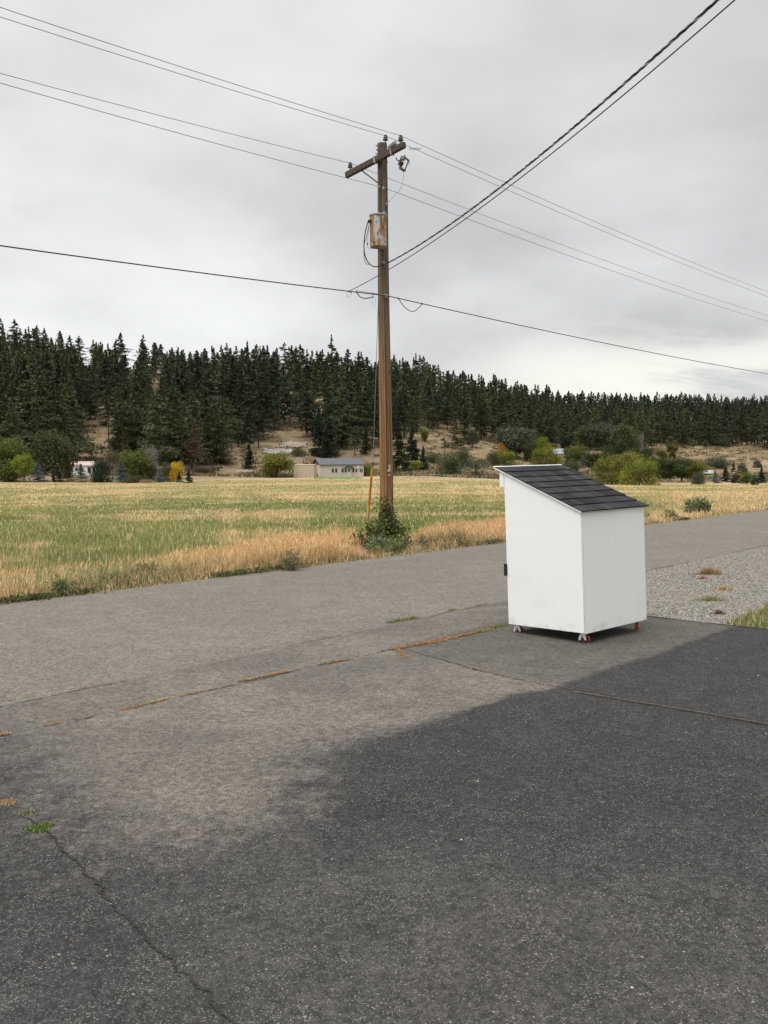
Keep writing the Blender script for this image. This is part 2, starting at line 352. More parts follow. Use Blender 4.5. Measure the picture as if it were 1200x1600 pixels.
thc = np.clip(A, -math.radians(40), math.radians(40)); u = 600+F*np.tan(thc); Rc = Rr*np.cos(thc)
e0 = np.interp(u, KU, _KR[:, 0]); hillm = sstep(Rc+(fbm(X/12, Y/12)-.5)*22, e0-2, e0+10); farm = sstep(Rc, 35, 75)
V = np.stack([X, Y, Z], -1).reshape(-1, 3)
fan_c = len(V); V = np.concatenate([V, [[0, 0, -.035]]]); ring = idx[:, 0]; tri = np.stack([ring[1:], ring[:-1], np.full(ni-1, fan_c)], -1)[:, ::-1]
g = mobj('ground', np_mesh('ground', V, [q[:, ::-1][:, ::-1], tri], M_ground, attrs=dict(hill=np.append(hillm.ravel(), 0), far=np.append(farm.ravel(), 0)), smooth=True)); tag(g, kind='structure')

def sheet(name, t0, t1, n0, n1, st, sn, z, mat, attrs=None):
    nt = max(2, int((t1-t0)/st)+1); nn = max(2, int((n1-n0)/sn)+1)
    t, n = np.meshgrid(np.linspace(t0, t1, nt), np.linspace(n0, n1, nn), indexing='ij')
    X = T2[0]*t+N2[0]*n; Y = T2[1]*t+N2[1]*n; idx = np.arange(nt*nn).reshape(nt, nn)
    q = np.stack([idx[:-1, :-1], idx[1:, :-1], idx[1:, 1:], idx[:-1, 1:]], -1).reshape(-1, 4)
    V = np.stack([X, Y, np.full(X.shape, z)], -1).reshape(-1, 3)
    at = attrs(V) if attrs else None
    o = mobj(name, np_mesh(name, V, q, mat, attrs=at)); return tag(o, kind='structure')
def sdist(P, poly):
    poly = np.asarray(poly); d = np.full(len(P), 1e9); inside = np.zeros(len(P), bool)
    for i in range(len(poly)):
        a = poly[i]; b = poly[(i+1) % len(poly)]; ab = b-a; t = np.clip(((P-a)@ab)/(ab@ab), 0, 1); d = np.minimum(d, np.hypot(*(P-a-t[:, None]*ab).T))
        c = ((a[1] > P[:, 1]) != (b[1] > P[:, 1])) & (P[:, 0] < (b[0]-a[0])*(P[:, 1]-a[1])/(b[1]-a[1]+1e-12)+a[0]); inside ^= c
    return np.where(inside, d, -d)
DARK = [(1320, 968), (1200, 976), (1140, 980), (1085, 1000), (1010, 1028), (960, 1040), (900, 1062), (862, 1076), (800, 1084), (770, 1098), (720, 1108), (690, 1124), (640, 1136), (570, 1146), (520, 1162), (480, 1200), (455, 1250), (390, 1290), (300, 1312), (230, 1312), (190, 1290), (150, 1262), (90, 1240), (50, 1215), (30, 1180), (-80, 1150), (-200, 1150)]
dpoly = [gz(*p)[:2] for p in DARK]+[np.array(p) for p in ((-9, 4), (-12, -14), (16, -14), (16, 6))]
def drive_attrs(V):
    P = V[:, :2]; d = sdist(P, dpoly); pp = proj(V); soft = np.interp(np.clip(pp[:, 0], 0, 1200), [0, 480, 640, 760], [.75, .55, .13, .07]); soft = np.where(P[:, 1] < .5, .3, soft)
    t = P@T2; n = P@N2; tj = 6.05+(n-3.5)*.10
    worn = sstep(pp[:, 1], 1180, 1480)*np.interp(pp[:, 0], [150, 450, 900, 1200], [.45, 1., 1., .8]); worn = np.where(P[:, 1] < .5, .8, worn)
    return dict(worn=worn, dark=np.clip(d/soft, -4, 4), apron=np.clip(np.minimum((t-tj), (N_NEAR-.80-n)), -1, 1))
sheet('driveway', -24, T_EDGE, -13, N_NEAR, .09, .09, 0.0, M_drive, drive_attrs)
sheet('road', -220, 260, N_NEAR, N_FAR, 4, .8, 0.0, M_road)
sheet('gravel_shoulder', T_EDGE, 120, N_LAWN, N_NEAR, 2, .5, -.004, M_gravel)
sheet('lawn', T_EDGE, 120, -13, N_LAWN, 3, 2, -.006, M_soil)
# cracks and joints in the pavement: ragged ribbons of dirt
def ribbon(name, pts, w, mat, z=.004, seed=0, jag=.02, step=.03, gaps=0, kind='structure', pers=.9):
    r = np.random.default_rng(seed); P = [np.asarray(p, float) for p in pts]; L_ = [0]
    for a, b in zip(P[:-1], P[1:]): L_.append(L_[-1]+np.linalg.norm(b-a))
    s = np.arange(0, L_[-1], step); C = np.stack([np.interp(s, L_, [p[i] for p in P]) for i in range(2)], -1)
    d = np.gradient(C, axis=0); d /= np.linalg.norm(d, axis=1)[:, None]+1e-9; nn = np.stack([-d[:, 1], d[:, 0]], -1)
    off = np.zeros(len(s)); v = 0
    for i in range(len(s)): v = v*pers+r.normal()*jag*.45; off[i] = v
    C = C+nn*off[:, None]; ww = w*(.45+1.1*r.random(len(s)))
    if gaps: ww *= (fbm(s*1.7+seed*9, s*0+seed, 3) > gaps)
    V = np.concatenate([C+nn*ww[:, None]/2, C-nn*ww[:, None]/2]); V = np.concatenate([V, np.full((len(V), 1), z)], 1); n = len(s)
    i = np.arange(n-1); i = i[(ww[:-1]+ww[1:]) > 0]
    o = mobj(name, np_mesh(name, V, np.stack([i, i+1, i+1+n, i+n], -1)[:, ::-1], mat)); tag(o, kind=kind); return C
def g2(x, y): return gz(x, y)[:2]
C1 = ribbon('pavement_crack', [tn(t, N_NEAR)[:2] for t in np.arange(-8, 25, 1)], .009, M_crack, .004, 1, .012, gaps=.44)
C2 = ribbon('pavement_crack', [tn(t, n)[:2] for t, n in ((-8, 5.72), (2, 5.6), (4.5, 5.5), (6.3, 5.42), (9.47, 5.3))], .011, M_crack, .006, 2, .012, gaps=.42)
C3 = ribbon('pavement_crack', [g2(615, 1008), g2(700, 1035), g2(790, 1058), g2(870, 1072), g2(1000, 1097), g2(1200, 1133), g2(1420, 1180)], .008, M_crack, .004, 3, .015, gaps=.36)
C4 = ribbon('pavement_crack', [g2(-60, 1215), g2(0, 1250), g2(60, 1290), g2(120, 1350), g2(200, 1440), g2(280, 1512), g2(330, 1560), g2(372, 1605), g2(450, 1720)], .009, M_crack, .004, 5, .009, step=.008, gaps=.40, pers=.86)
ribbon('pavement_crack', [tn(9.45, n)[:2] for n in np.arange(-4, 5.4, .5)], .03, M_crack, .004, 6, .012, gaps=.2)

# ------------------------------------------------------------------ blades of grass
def blades(P, h, w, lean, col, seg=1, r=RNG):
    n = len(P); a = r.random(n)*2*np.pi; d = np.stack([np.cos(a), np.sin(a), np.zeros(n)], -1); s = np.stack([-d[:, 1], d[:, 0], np.zeros(n)], -1)
    # face mostly across the view so thin blades keep their width
    up = np.array([0, 0, 1.])
    tip = P+up*h[:, None]*np.sqrt(np.clip(1-lean**2, .05, 1))[:, None]+d*(lean*h)[:, None]
    if seg == 1:
        V = np.stack([P-s*w[:, None]/2, P+s*w[:, None]/2, tip], 1).reshape(-1, 3); Fc = np.arange(3*n).reshape(n, 3); C = np.repeat(col, 3, axis=0)
        return V, Fc, C
    mid = P+up*(h*.55)[:, None]+d*(lean*h*.3)[:, None]
    V = np.stack([P-s*w[:, None]/2, P+s*w[:, None]/2, mid-s*w[:, None]*.4, mid+s*w[:, None]*.4, tip], 1).reshape(-1, 3); b = np.arange(n)*5
    F3 = np.concatenate([np.stack([b, b+1, b+3], -1), np.stack([b, b+3, b+2], -1), np.stack([b+2, b+3, b+4], -1)]); return V, F3, np.repeat(col, 5, axis=0)
STR = np.array([.74, .56, .33]); STR2 = np.array([.52, .36, .18]); GRN = np.array([.17, .205, .060]); GRN2 = np.array([.30, .31, .105]); SAGE = np.array([.22, .24, .14])
def grass_obj(name, sets, mat=M_blade):
    V = []; Fc = []; C = []; n = 0
    for v, f, c in sets: V.append(v); Fc.append(f+n); C.append(c); n += len(v)
    return mobj(name, np_mesh(name, np.concatenate(V), np.concatenate(Fc), mat, cols=np.concatenate(C)))
def field_points(n, y0, y1, power, x0=-160, x1=1360):
    u = RNG.random(n); p = 1-power; Y = (y0**p+(y1**p-y0**p)*u)**(1/p) if power != 1 else y0*(y1/y0)**u
    x = x0+(x1-x0)*RNG.random(n); X = (x-600)/F*Y; return x, X, Y
def field_sets():
    out = []
    # the hay field: short regrowth and straw stubble
    x, X, Y = field_points(230000, 13, 170, 1.2); n_ = X*N2[0]+Y*N2[1]; e = np.interp(x, KU, _KR[:, 0])
    k = (n_ > N_FAR+1.1) & (Y < e-1); x, X, Y, n_ = x[k], X[k], Y[k], n_[k]
    Z = height(X, Y); nb = 3; P0 = np.repeat(np.stack([X, Y, Z-.02], -1), nb, 0); N = len(P0); Yr = np.repeat(Y, nb); xr = np.repeat(x, nb)
    P0[:, :2] += RNG.normal(size=(N, 2))*np.clip(Yr*.0035, .04, .6)[:, None]*np.array([2.2, 1])
    fw_ = sstep(Yr, 35, 110); pt = (fbm(P0[:, 0]/4.5+5, P0[:, 1]/4.5+9, 4)*(1-fw_)+fbm(P0[:, 0]/12+15, P0[:, 1]/14+9, 5)*fw_)*.75+fbm(P0[:, 0]/26+2, P0[:, 1]/7+4, 3)*.25; pt = .5+(pt-.5)*1.3+(vnoise(P0[:, 0]*1.3/np.clip(Yr/40, .5, 3), P0[:, 1]*.9/np.clip(Yr/40, .5, 3))-.5)*.16
    thr = np.interp(Yr, [15, 22, 30, 42, 50, 90, 160], [.60, .64, .66, .62, .56, .53, .52])
    strawy = sstep(pt+RNG.normal(size=N)*.05, thr-.04, thr+.05)
    strawy = np.where(RNG.random(N) < .09, 1-strawy, strawy)
    strawy = np.maximum(strawy, sstep(xr, 980, 1080)*(RNG.random(N) < .72)*(Yr < 90))
    g = GRN+(GRN2-GRN)*np.clip(fbm(P0[:, 0]/5, P0[:, 1]/5)[:, None]*1.6-.3, 0, 1); s = STR+(STR2-STR)*RNG.random((N, 1))
    col = (g*(1-strawy[:, None])+s*strawy[:, None])*(.55+.85*RNG.random((N, 1)))
    h = (.05+.13*RNG.random(N)**1.5)*np.interp(Yr, [14, 30, 60], [1.35, 1.0, .75])*(1+.3*strawy); w = np.maximum(.011, Yr*.0009)*(.6+.8*RNG.random(N)); lean = RNG.random(N)*.75
    out.append(blades(P0, h, w, lean, col)); return out
o = grass_obj('field_grass', field_sets()); tag(o, 'mown hay field of green regrowth streaked with pale straw stubble', 'grass', kind='stuff')
def verge_sets():
    out = []
    N = 26000; tt = -14+RNG.random(N)*75; tt = np.where(RNG.random(N) < .75, -9+34*RNG.random(N), tt); nn = N_FAR-.03+2.4*RNG.random(N)**1.3
    X = T2[0]*tt+N2[0]*nn; Y = T2[1]*tt+N2[1]*nn; k = (Y > 4) & (np.abs(X/Y) < .62); X, Y, nn, tt = X[k], Y[k], nn[k], tt[k]; Z = height(X, Y)-.01
    x = 600+F*X/Y; s = nn-N_FAR
    tall = np.interp(x, [-100, 120, 300, 400, 560, 700, 790, 950, 1100, 1300], [.34, .30, .32, .50, .58, .46, .44, .30, .28, .28])*(.35+1.3*fbm(tt*1.6, nn*1.4, 4))
    dryp = np.interp(x, [-100, 100, 220, 330, 400, 800, 1000, 1300], [.26, .30, .42, .62, .86, .86, .74, .74])
    gr = fbm(tt*.55+3, nn*1.1, 4); dryp = np.clip(dryp+(gr-.5)*1.2*-1, .05, .97)
    hh = tall*sstep(s, -.05, .75)*(1-.62*np.exp(-((x-604)/62)**2))+.07
    nb = 9; P0 = np.repeat(np.stack([X, Y, Z], -1), nb, 0); M_ = len(P0); P0[:, :2] += RNG.normal(size=(M_, 2))*.055
    dry = RNG.random(M_) < np.repeat(np.clip(dryp, 0, 1), nb)
    edge = np.repeat(s < .28, nb); dry = np.where(edge, RNG.random(M_) < .45, dry)
    hue = np.repeat(fbm(tt*.35+40, nn*.4+3, 3), nb)
    dcol = (STR*np.array([1.08, 1.02, .92]))*(1-hue[:, None])+np.array([.66, .45, .25])*hue[:, None]
    col = np.where(dry[:, None], dcol, GRN+(SAGE-GRN)*RNG.random((M_, 1))*.8)*(.55+.75*RNG.random((M_, 1))); col = np.where(edge[:, None] & ~dry[:, None], col*.7, col)
    h = np.repeat(hh, nb)*(.45+.75*RNG.random(M_)); w = (.0045+.005*RNG.random(M_))*np.interp(np.repeat(Y, nb), [10, 20, 50], [.8, 1.2, 2.4])
    out.append(blades(P0, h, w, RNG.random(M_)**.6*.75, col, 2)); 
    # seed heads on the tallest stems
    k = dry & (h > .42); Pk = P0[k]; top = Pk+np.array([0, 0, 1.])*(h[k]*.86)[:, None]; top[:, :2] += RNG.normal(size=(k.sum(), 2))*.05
    out.append(blades(top, .05+.06*RNG.random(k.sum()), .006+.009*RNG.random(k.sum()), RNG.random(k.sum())*.8, (STR*np.array([.95, .82, .7]))*(.6+.6*RNG.random((k.sum(), 1)))))
    return out
o = grass_obj('roadside_grass', verge_sets()); tag(o, 'tall dry roadside grass along the far edge of the road', 'grass', kind='stuff')
def lawn_sets():
    N = 9000; tt = T_EDGE+.0+RNG.random(N)*6; nn = N_LAWN+.05-RNG.random(N)**1.2*3.2-.12*fbm(tt*3, tt*0, 2)
    tt = tt+.0; X = T2[0]*tt+N2[0]*nn; Y = T2[1]*tt+N2[1]*nn; nb = 5; P0 = np.repeat(np.stack([X, Y, np.full(N, -.008)], -1), nb, 0); M_ = len(P0); P0[:, :2] += RNG.normal(size=(M_, 2))*.03
    d = RNG.random(M_) < .3; col = np.where(d[:, None], STR*.8, np.array([.13, .165, .04]))*(.6+.7*RNG.random((M_, 1)))
    return [blades(P0, .04+.07*RNG.random(M_), .004+.005*RNG.random(M_), RNG.random(M_)*.8, col)]
o = grass_obj('lawn_grass', lawn_sets()); tag(o, 'unmown green lawn edge beside the gravel at the right', 'grass', kind='stuff')
# dry moss and weeds in the joints
def crack_weed_sets():
    out = []
    def run(px0, px1, n, wid, colr, h, red=0.):
        a = g2(*px0); b = g2(*px1); s = RNG.random(n); P = a+(b-a)*s[:, None]; Lr = np.linalg.norm(b-a)
        wv = wid*(.25+1.2*np.clip(fbm(s*Lr*5+px0[0], s*0, 3)*2-.5, 0, 1)); P = P+N2*(RNG.normal(size=n)*.5*wv)[:, None]
        P3 = np.concatenate([P, np.full((n, 1), .0075)], 1); col = np.array(colr)*(.6+.7*RNG.random((n, 1)))
        out.append(blades(P3, h*(.4+RNG.random(n)), .004+.005*RNG.random(n), .5+.45*RNG.random(n), col))
    OR = (.36, .19, .09); TA = (.42, .27, .12); GR = (.16, .19, .05)
    run((612, 1016), (700, 999), 1500, .05, OR, .016); run((700, 999), (770, 983), 900, .04, (.42, .24, .09), .018); run((740, 990), (793, 976), 600, .045, GR, .022)
    run((620, 1012), (634, 1030), 350, .05, OR, .014); run((738, 1046), (756, 1050), 120, .03, OR, .012)
    run((188, 1110), (225, 1102), 260, .03, OR, .012); run((225, 1101), (262, 1093), 260, .03, TA, .012); run((280, 1089), (318, 1081), 200, .022, OR, .01)
    run((372, 1066), (452, 1050), 800, .032, (.45, .26, .11), .015); run((496, 1040), (535, 1032), 400, .032, OR, .014)
    run((0, 1150), (14, 1147), 120, .03, TA, .015); run((68, 1135), (96, 1129), 120, .02, OR, .01); run((120, 1125), (150, 1119), 60, .02, OR, .008)
    run((0, 1097), (55, 1088), 150, .016, OR, .008); run((125, 1075), (150, 1070), 60, .016, OR, .008); run((325, 1033), (340, 1030), 60, .02, OR, .01); run((390, 1017), (415, 1012), 120, .022, OR, .01); run((440, 1007), (585, 980), 300, .014, (.34, .17, .09), .008)
    run((605, 974), (648, 966), 500, .05, GR, .03); run((640, 968), (655, 965), 120, .03, OR, .014); run((700, 955), (712, 953), 120, .03, GR, .02); run((740, 949), (760, 945), 150, .025, GR, .02)
    SA = (.30, .255, .19)
    run((908, 1084), (950, 1091), 1500, .036, SA, .007); run((950, 1091), (1010, 1101), 1500, .026, SA, .007); run((1010, 1101), (1100, 1116), 1900, .020, (.28, .24, .18), .007); run((1100, 1116), (1210, 1136), 1800, .016, (.26, .22, .17), .007)
    run((870, 1072), (908, 1084), 200, .016, (.16, .13, .10), .004); run((860, 1070), (700, 1035), 300, .012, (.14, .11, .08), .004)
    return out
o = grass_obj('crack_weeds', crack_weed_sets()); tag(o, 'orange moss and thin weeds growing in the pavement cracks', 'weeds', kind='stuff')
def tuft(name, px, wid, dep, n, h, cols, label, cat='weed', lean=.8, w=.006):
    c = gz(*px); a = RNG.random(n)*6.28; r = np.minimum(np.abs(RNG.normal(size=n))*.48, .95)*(1+.35*np.sin(a*3+c[0])); P = np.stack([c[0]+wid/2*r*np.cos(a), c[1]+dep/2*r*np.sin(a), np.zeros(n)], -1)
    k = RNG.integers(0, len(cols), n); col = np.array(cols)[k]*(.6+.7*RNG.random((n, 1)))
    P -= np.array([c[0], c[1], 0]); o = grass_obj(name, [blades(P, h*(.4+.9*RNG.random(n)), w*(.6+.8*RNG.random(n)), RNG.random(n)*lean, col)]); o.location = (c[0], c[1], .0); return tag(o, label, cat)
tuft('green_weed', (63, 1294), .125, .11, 900, .012, [(.12, .21, .04), (.18, .28, .055), (.09, .15, .03)], 'small bright green weed in the crack at the lower left', lean=.95, w=.007)
tuft('dry_weed', (8, 1254), .13, .09, 500, .012, [(.40, .27, .15), (.45, .30, .18)], 'flat tan dried weed in the crack at the left border', lean=.97, w=.006)
tuft('green_weed', (40, 1270), .10, .08, 150, .02, [(.2, .24, .10), (.3, .26, .15)], 'thin pale sprigs in the crack between the tan weed and the bright green weed', lean=.95, w=.004)
tuft('dry_weed', (1108, 897), .50, .20, 1000, .10, [(.36, .22, .10), (.45, .30, .15), (.22, .14, .07)], 'brown dried grass mound on the gravel nearest the road', lean=.9)
tuft('dry_weed', (1097, 904), .26, .10, 320, .03, [(.36, .18, .10)], 'thin reddish dead weed just in front of the brown mound on the gravel', lean=.9)
tuft('dry_weed', (1130, 921), .32, .16, 700, .05, [(.45, .31, .14), (.50, .36, .18)], 'flat tan dead weed in the middle of the gravel', lean=.95)
tuft('green_weed', (1110, 938), .42, .22, 1000, .05, [(.18, .22, .06), (.25, .28, .09), (.3, .25, .1)], 'low sprawling green weed patch on the gravel', lean=.9)
tuft('dry_weed', (1123, 959), .14, .09, 300, .05, [(.16, .10, .07), (.25, .16, .1)], 'small dark brown dead weed on the gravel by the driveway edge', lean=.9)

# gravel: loose stones on the gravel sheet
def stones(N, t0, t1, n0, n1, s0, s1, name, label, shade=(.12, .42), z0=-.004, power=1.):
    base = np.array([(1, 0, 0), (-1, 0, 0), (0, 1, 0), (0, -1, 0), (0, 0, 1), (0, 0, -1)], float); fc = np.array([(0, 2, 4), (2, 1, 4), (1, 3, 4), (3, 0, 4), (2, 0, 5), (1, 2, 5), (3, 1, 5), (0, 3, 5)])
    t = t0+(t1-t0)*RNG.random(N)**power; n = n0+(n1-n0)*RNG.random(N); sz = (s0+(s1-s0)*RNG.random(N)**2)
    V = base[None]*(.6+.6*RNG.random((N, 6, 1)))*sz[:, None, None]*np.array([1, 1, .6]); a = RNG.random(N)*6.28; ca, sa = np.cos(a)[:, None], np.sin(a)[:, None]
    V = np.stack([V[..., 0]*ca-V[..., 1]*sa, V[..., 0]*sa+V[..., 1]*ca+0, V[..., 2]], -1); V += np.stack([T2[0]*t+N2[0]*n, T2[1]*t+N2[1]*n, z0+sz*.25], -1)[:, None]
    g = shade[0]+(shade[1]-shade[0])*RNG.random((N, 1)); col = g*np.array([1, .94, .83])*(1+.06*RNG.normal(size=(N, 3)))
    o = mobj(name, np_mesh(name, V.reshape(-1, 3), (fc[None]+6*np.arange(N)[:, None, None]).reshape(-1, 3), M_stone, cols=np.repeat(col, 6, 0))); return tag(o, label, 'gravel', kind='stuff')
stones(42000, T_EDGE, 30, N_LAWN-.1, N_NEAR+.02, .005, .013, 'gravel', 'loose pale grey gravel between the road and the driveway', power=1.6)
stones(260, -6, T_EDGE, -2, 8, .003, .008, 'loose_grit', 'scattered pebbles lying on the asphalt', (.12, .45), 0)

exec_trees = True
# ------------------------------------------------------------------ trees: prototype meshes
def rot_tris(C, size, r, flat=.5):
    """one small triangle at each centre, randomly turned"""
    n = len(C); a = r.normal(size=(n, 3)); a /= np.linalg.norm(a, axis=1)[:, None]; b = r.normal(size=(n, 3)); b[:, 2] *= flat; b -= a*(a*b).sum(1)[:, None]; b /= np.linalg.norm(b, axis=1)[:, None]
    s = size[:, None]; return np.stack([C+a*s*.62, C-a*s*.35+b*s*.5, C-a*s*.35-b*s*.5], 1).reshape(-1, 3)
def conifer_crown(seed, h, R, t0, nbr, nleaf, size, shape=.85, gap=.0, droop=.25, irregular=.35):
    r = np.random.default_rng(seed); t = t0+(1-t0)*r.random(nbr)**.85
    t = np.where(r.random(nbr) < gap, t0+(1-t0)*(np.round(t*9)/9-t0*0), t); t = np.clip(t, t0, .995)
    az = r.random(nbr)*2*np.pi; lob = 1+.28*np.sin(az*2+seed)+.22*np.sin(az*3+t*9+seed*2)+.2*np.sin(t*23+seed)
    xx_ = np.minimum((1-t)/(1-t0), 1); prof = xx_**shape*np.minimum(1, xx_/.16)**.5; prof *= np.clip((t-t0)/.07+.45, 0, 1)
    Lb = 1.22*R*prof*lob*(1-irregular+2*irregular*r.random(nbr))*.95+.06
    k = r.integers(0, nbr, nleaf); w = Lb[k]/Lb.max(); keep = r.random(nleaf) < (.35+.65*w); k = k[keep]; s = (.12+.88*r.random(len(k))**.7)*Lb[k]
    z = t[k]*h-droop*s*.55+ (s/Lb.max())**2*.35+r.normal(size=len(k))*(.11+.02*s)*h/20; cx = s*np.cos(az[k]); cy = s*np.sin(az[k]); sp = (.06+.13*s)
    C = np.stack([cx+r.normal(size=len(k))*sp, cy+r.normal(size=len(k))*sp, z], -1); C[:, 2] = np.minimum(C[:, 2], h+.1)
    top = np.stack([r.normal(size=9)*.07, r.normal(size=9)*.07, h-r.random(9)*h*.05], -1); C = np.concatenate([C, top])
    return rot_tris(C, size*(.6+.8*r.random(len(C))), r)
def trunk_np(h, r0, r1=.03, seg=6, bend=0, limbs=0, seed=0, lz=(.2, .8), ll=2.):
    m = MB(); r = random.Random(seed); pts = [(bend*math.sin(i*1.3), bend*math.cos(i*1.7)-bend, h*i/6-(.6 if i == 0 else 0)) for i in range(7)]
    m.tube(pts, [r0*(1-i/6)+r1*i/6 for i in range(7)], seg)
    for _ in range(limbs):
        z = h*(lz[0]+(lz[1]-lz[0])*r.random()); a = r.random()*6.28; l = ll*(.5+r.random()*.7)*(1-.5*z/h); e = .35+.5*r.random()
        m.tube([(0, 0, z), (math.cos(a)*l*.5, math.sin(a)*l*.5, z+l*.3*e), (math.cos(a)*l, math.sin(a)*l, z+l*e)], [r0*.32, r0*.2, r0*.07], 5)
    return m
def crown_mesh(name, V, mat): n = len(V)//3; return np_mesh(name, V, np.arange(3*n).reshape(n, 3), mat)
def mb_mesh(m, name, mat):
    me = bpy.data.meshes.new(name); me.from_pydata(m.v, [], m.f); me.materials.append(mat); me.update(); return me
PR = []; PINES = []   # (crown mesh, trunk mesh), 20 m tall
pspec = [(3.9, .20, 110, 4600, .80, .40), (3.4, .28, 90, 4000, .78, .40), (4.2, .13, 120, 5400, .90, .38), (3.0, .10, 110, 4400, .85, .30), (3.5, .34, 70, 3400, .66, .50), (3.3, .07, 120, 4800, .95, .28), (3.4, .42, 50, 2600, .62, .55), (4.4, .10, 110, 5400, .75, .42)]
for i, (R, t0, nb, nl, shp, irr) in enumerate(pspec):
    V = conifer_crown(100+i, 20, R, t0, nb, int(nl*1.7), .40, shp, irregular=irr); PR.append(np.percentile(np.hypot(V[:, 0], V[:, 1]), 97))
    PINES.append((crown_mesh('pine_crown', V, L['pine']), mb_mesh(trunk_np(18.5, .26, .04, 6, .12, 10, i, (max(.1, t0-.12), .8), 2.2), 'pine_trunk', M_bark)))
LOW = [conifer_crown(200+i, 20, pspec[i][0], pspec[i][1]*.8, 90, 1300, .78, pspec[i][4], irregular=pspec[i][5]) for i in range(8)]
SPR = []
for i in range(3):
    V = conifer_crown(300+i, 5, 1.55, .03, 160, 6500, .21, 1.0, irregular=.14, droop=.35); V[:, :2] /= np.percentile(np.hypot(V[:, 0], V[:, 1]), 97)/1.5; SPR.append((crown_mesh('spruce_crown', V, L['blue']), mb_mesh(trunk_np(4.7, .09, .02, 6), 'spruce_trunk', M_bark)))
def decid_crown(seed, w, nlobe, nleaf, leaf, base=.12, kind='round'):
    r = np.random.default_rng(seed); c = []
    for i in range(nlobe):
        f = r.random(); a = r.random()*6.28
        if kind == 'poplar': z = base+.08+(.80-base)*f; rr = w*.28*r.random(); rad = w*.33*(1-.4*f)
        elif kind == 'bush': z = base+(.62-base)*f; rr = w*.36*math.sqrt(r.random())*(1-.45*f); rad = w*.17+.09*r.random()
        else: z = base+.12+(.66-base)*f; rr = w*.36*math.sqrt(r.random())*math.sqrt(max(.1, 1-abs(f-.35)*1.1)); rad = w*.17+.07*r.random()
        c.append((rr*math.cos(a), rr*math.sin(a), z, rad))
    c = np.array(c); c[:, 3] = np.minimum(c[:, 3], np.maximum(.05, .985-c[:, 2])); k = r.integers(0, len(c), nleaf)
    d = r.normal(size=(nleaf, 3)); d /= np.linalg.norm(d, axis=1)[:, None]; rad = c[k, 3]*(r.random(nleaf)**.45)*(1+.22*r.normal(size=nleaf)*.6)
    C = c[k, :3]+d*rad[:, None]*np.array([1, 1, .82]); C[:, 2] = np.clip(C[:, 2], base*.35, 1.02)
    return rot_tris(C, leaf*(.6+.8*r.random(nleaf)), r, 1)
DEC = {}; WID = {}
for nm, args, tr in (('round', (1, 1.0, 17, 6500, .032, .10), .8), ('wide', (2, 1.35, 22, 8000, .032, .06), .6), ('bush', (3, 1.5, 16, 6500, .036, .02, 'bush'), .3), ('poplar', (4, .36, 12, 3600, .024, .05, 'poplar'), .85),
                     ('tall', (5, .75, 20, 6500, .026, .22), .8), ('sparse', (6, 1.15, 22, 2300, .028, .12), .7), ('round2', (7, 1.05, 19, 6500, .032, .05), .7), ('bush2', (8, 1.9, 20, 7000, .036, .0, 'bush'), .3)):
    V = decid_crown(*args); V[:, 2] /= np.percentile(V[:, 2], 99.6); WID[nm] = 2*np.percentile(np.hypot(V[:, 0], V[:, 1]), 96); DEC[nm] = (crown_mesh('leaf_crown', V, L['green']), mb_mesh(trunk_np(tr, .035 if nm != 'tall' else .022, .008, 6, .01, 9, args[0], (.1, .8), .34), 'tree_trunk', M_bark))
def put_tree(name, loc, mesh2, s, label, cat, group=None, mat=None, tmat=None, rz=None, crown='crown', trunk='trunk', tint=0):
    root = empty(name, loc, label, cat, group, random.random()*6.28 if rz is None else rz); root.scale = s
    c = mobj(crown, mesh2[0], root); t = mobj(trunk, mesh2[1], root)
    if mat is not None: c.material_slots[0].link = 'OBJECT'; c.material_slots[0].material = mat
    if tmat is not None: t.material_slots[0].link = 'OBJECT'; t.material_slots[0].material = tmat
    return root
_ds = np.arange(120, 1000, 1.)
def on_ground(u, yb):
    """the point of the land whose image is (u, yb)"""
    X = (u-600)/F*_ds; z = height(X, _ds); p = proj(np.stack([X, _ds, z], -1)); k = np.where(p[:, 1] <= yb)[0]; i = k[0] if len(k) else len(_ds)-1
    d = _ds[i]; X = (u-600)/F*d; return np.array([X, d, hz(X, d)])

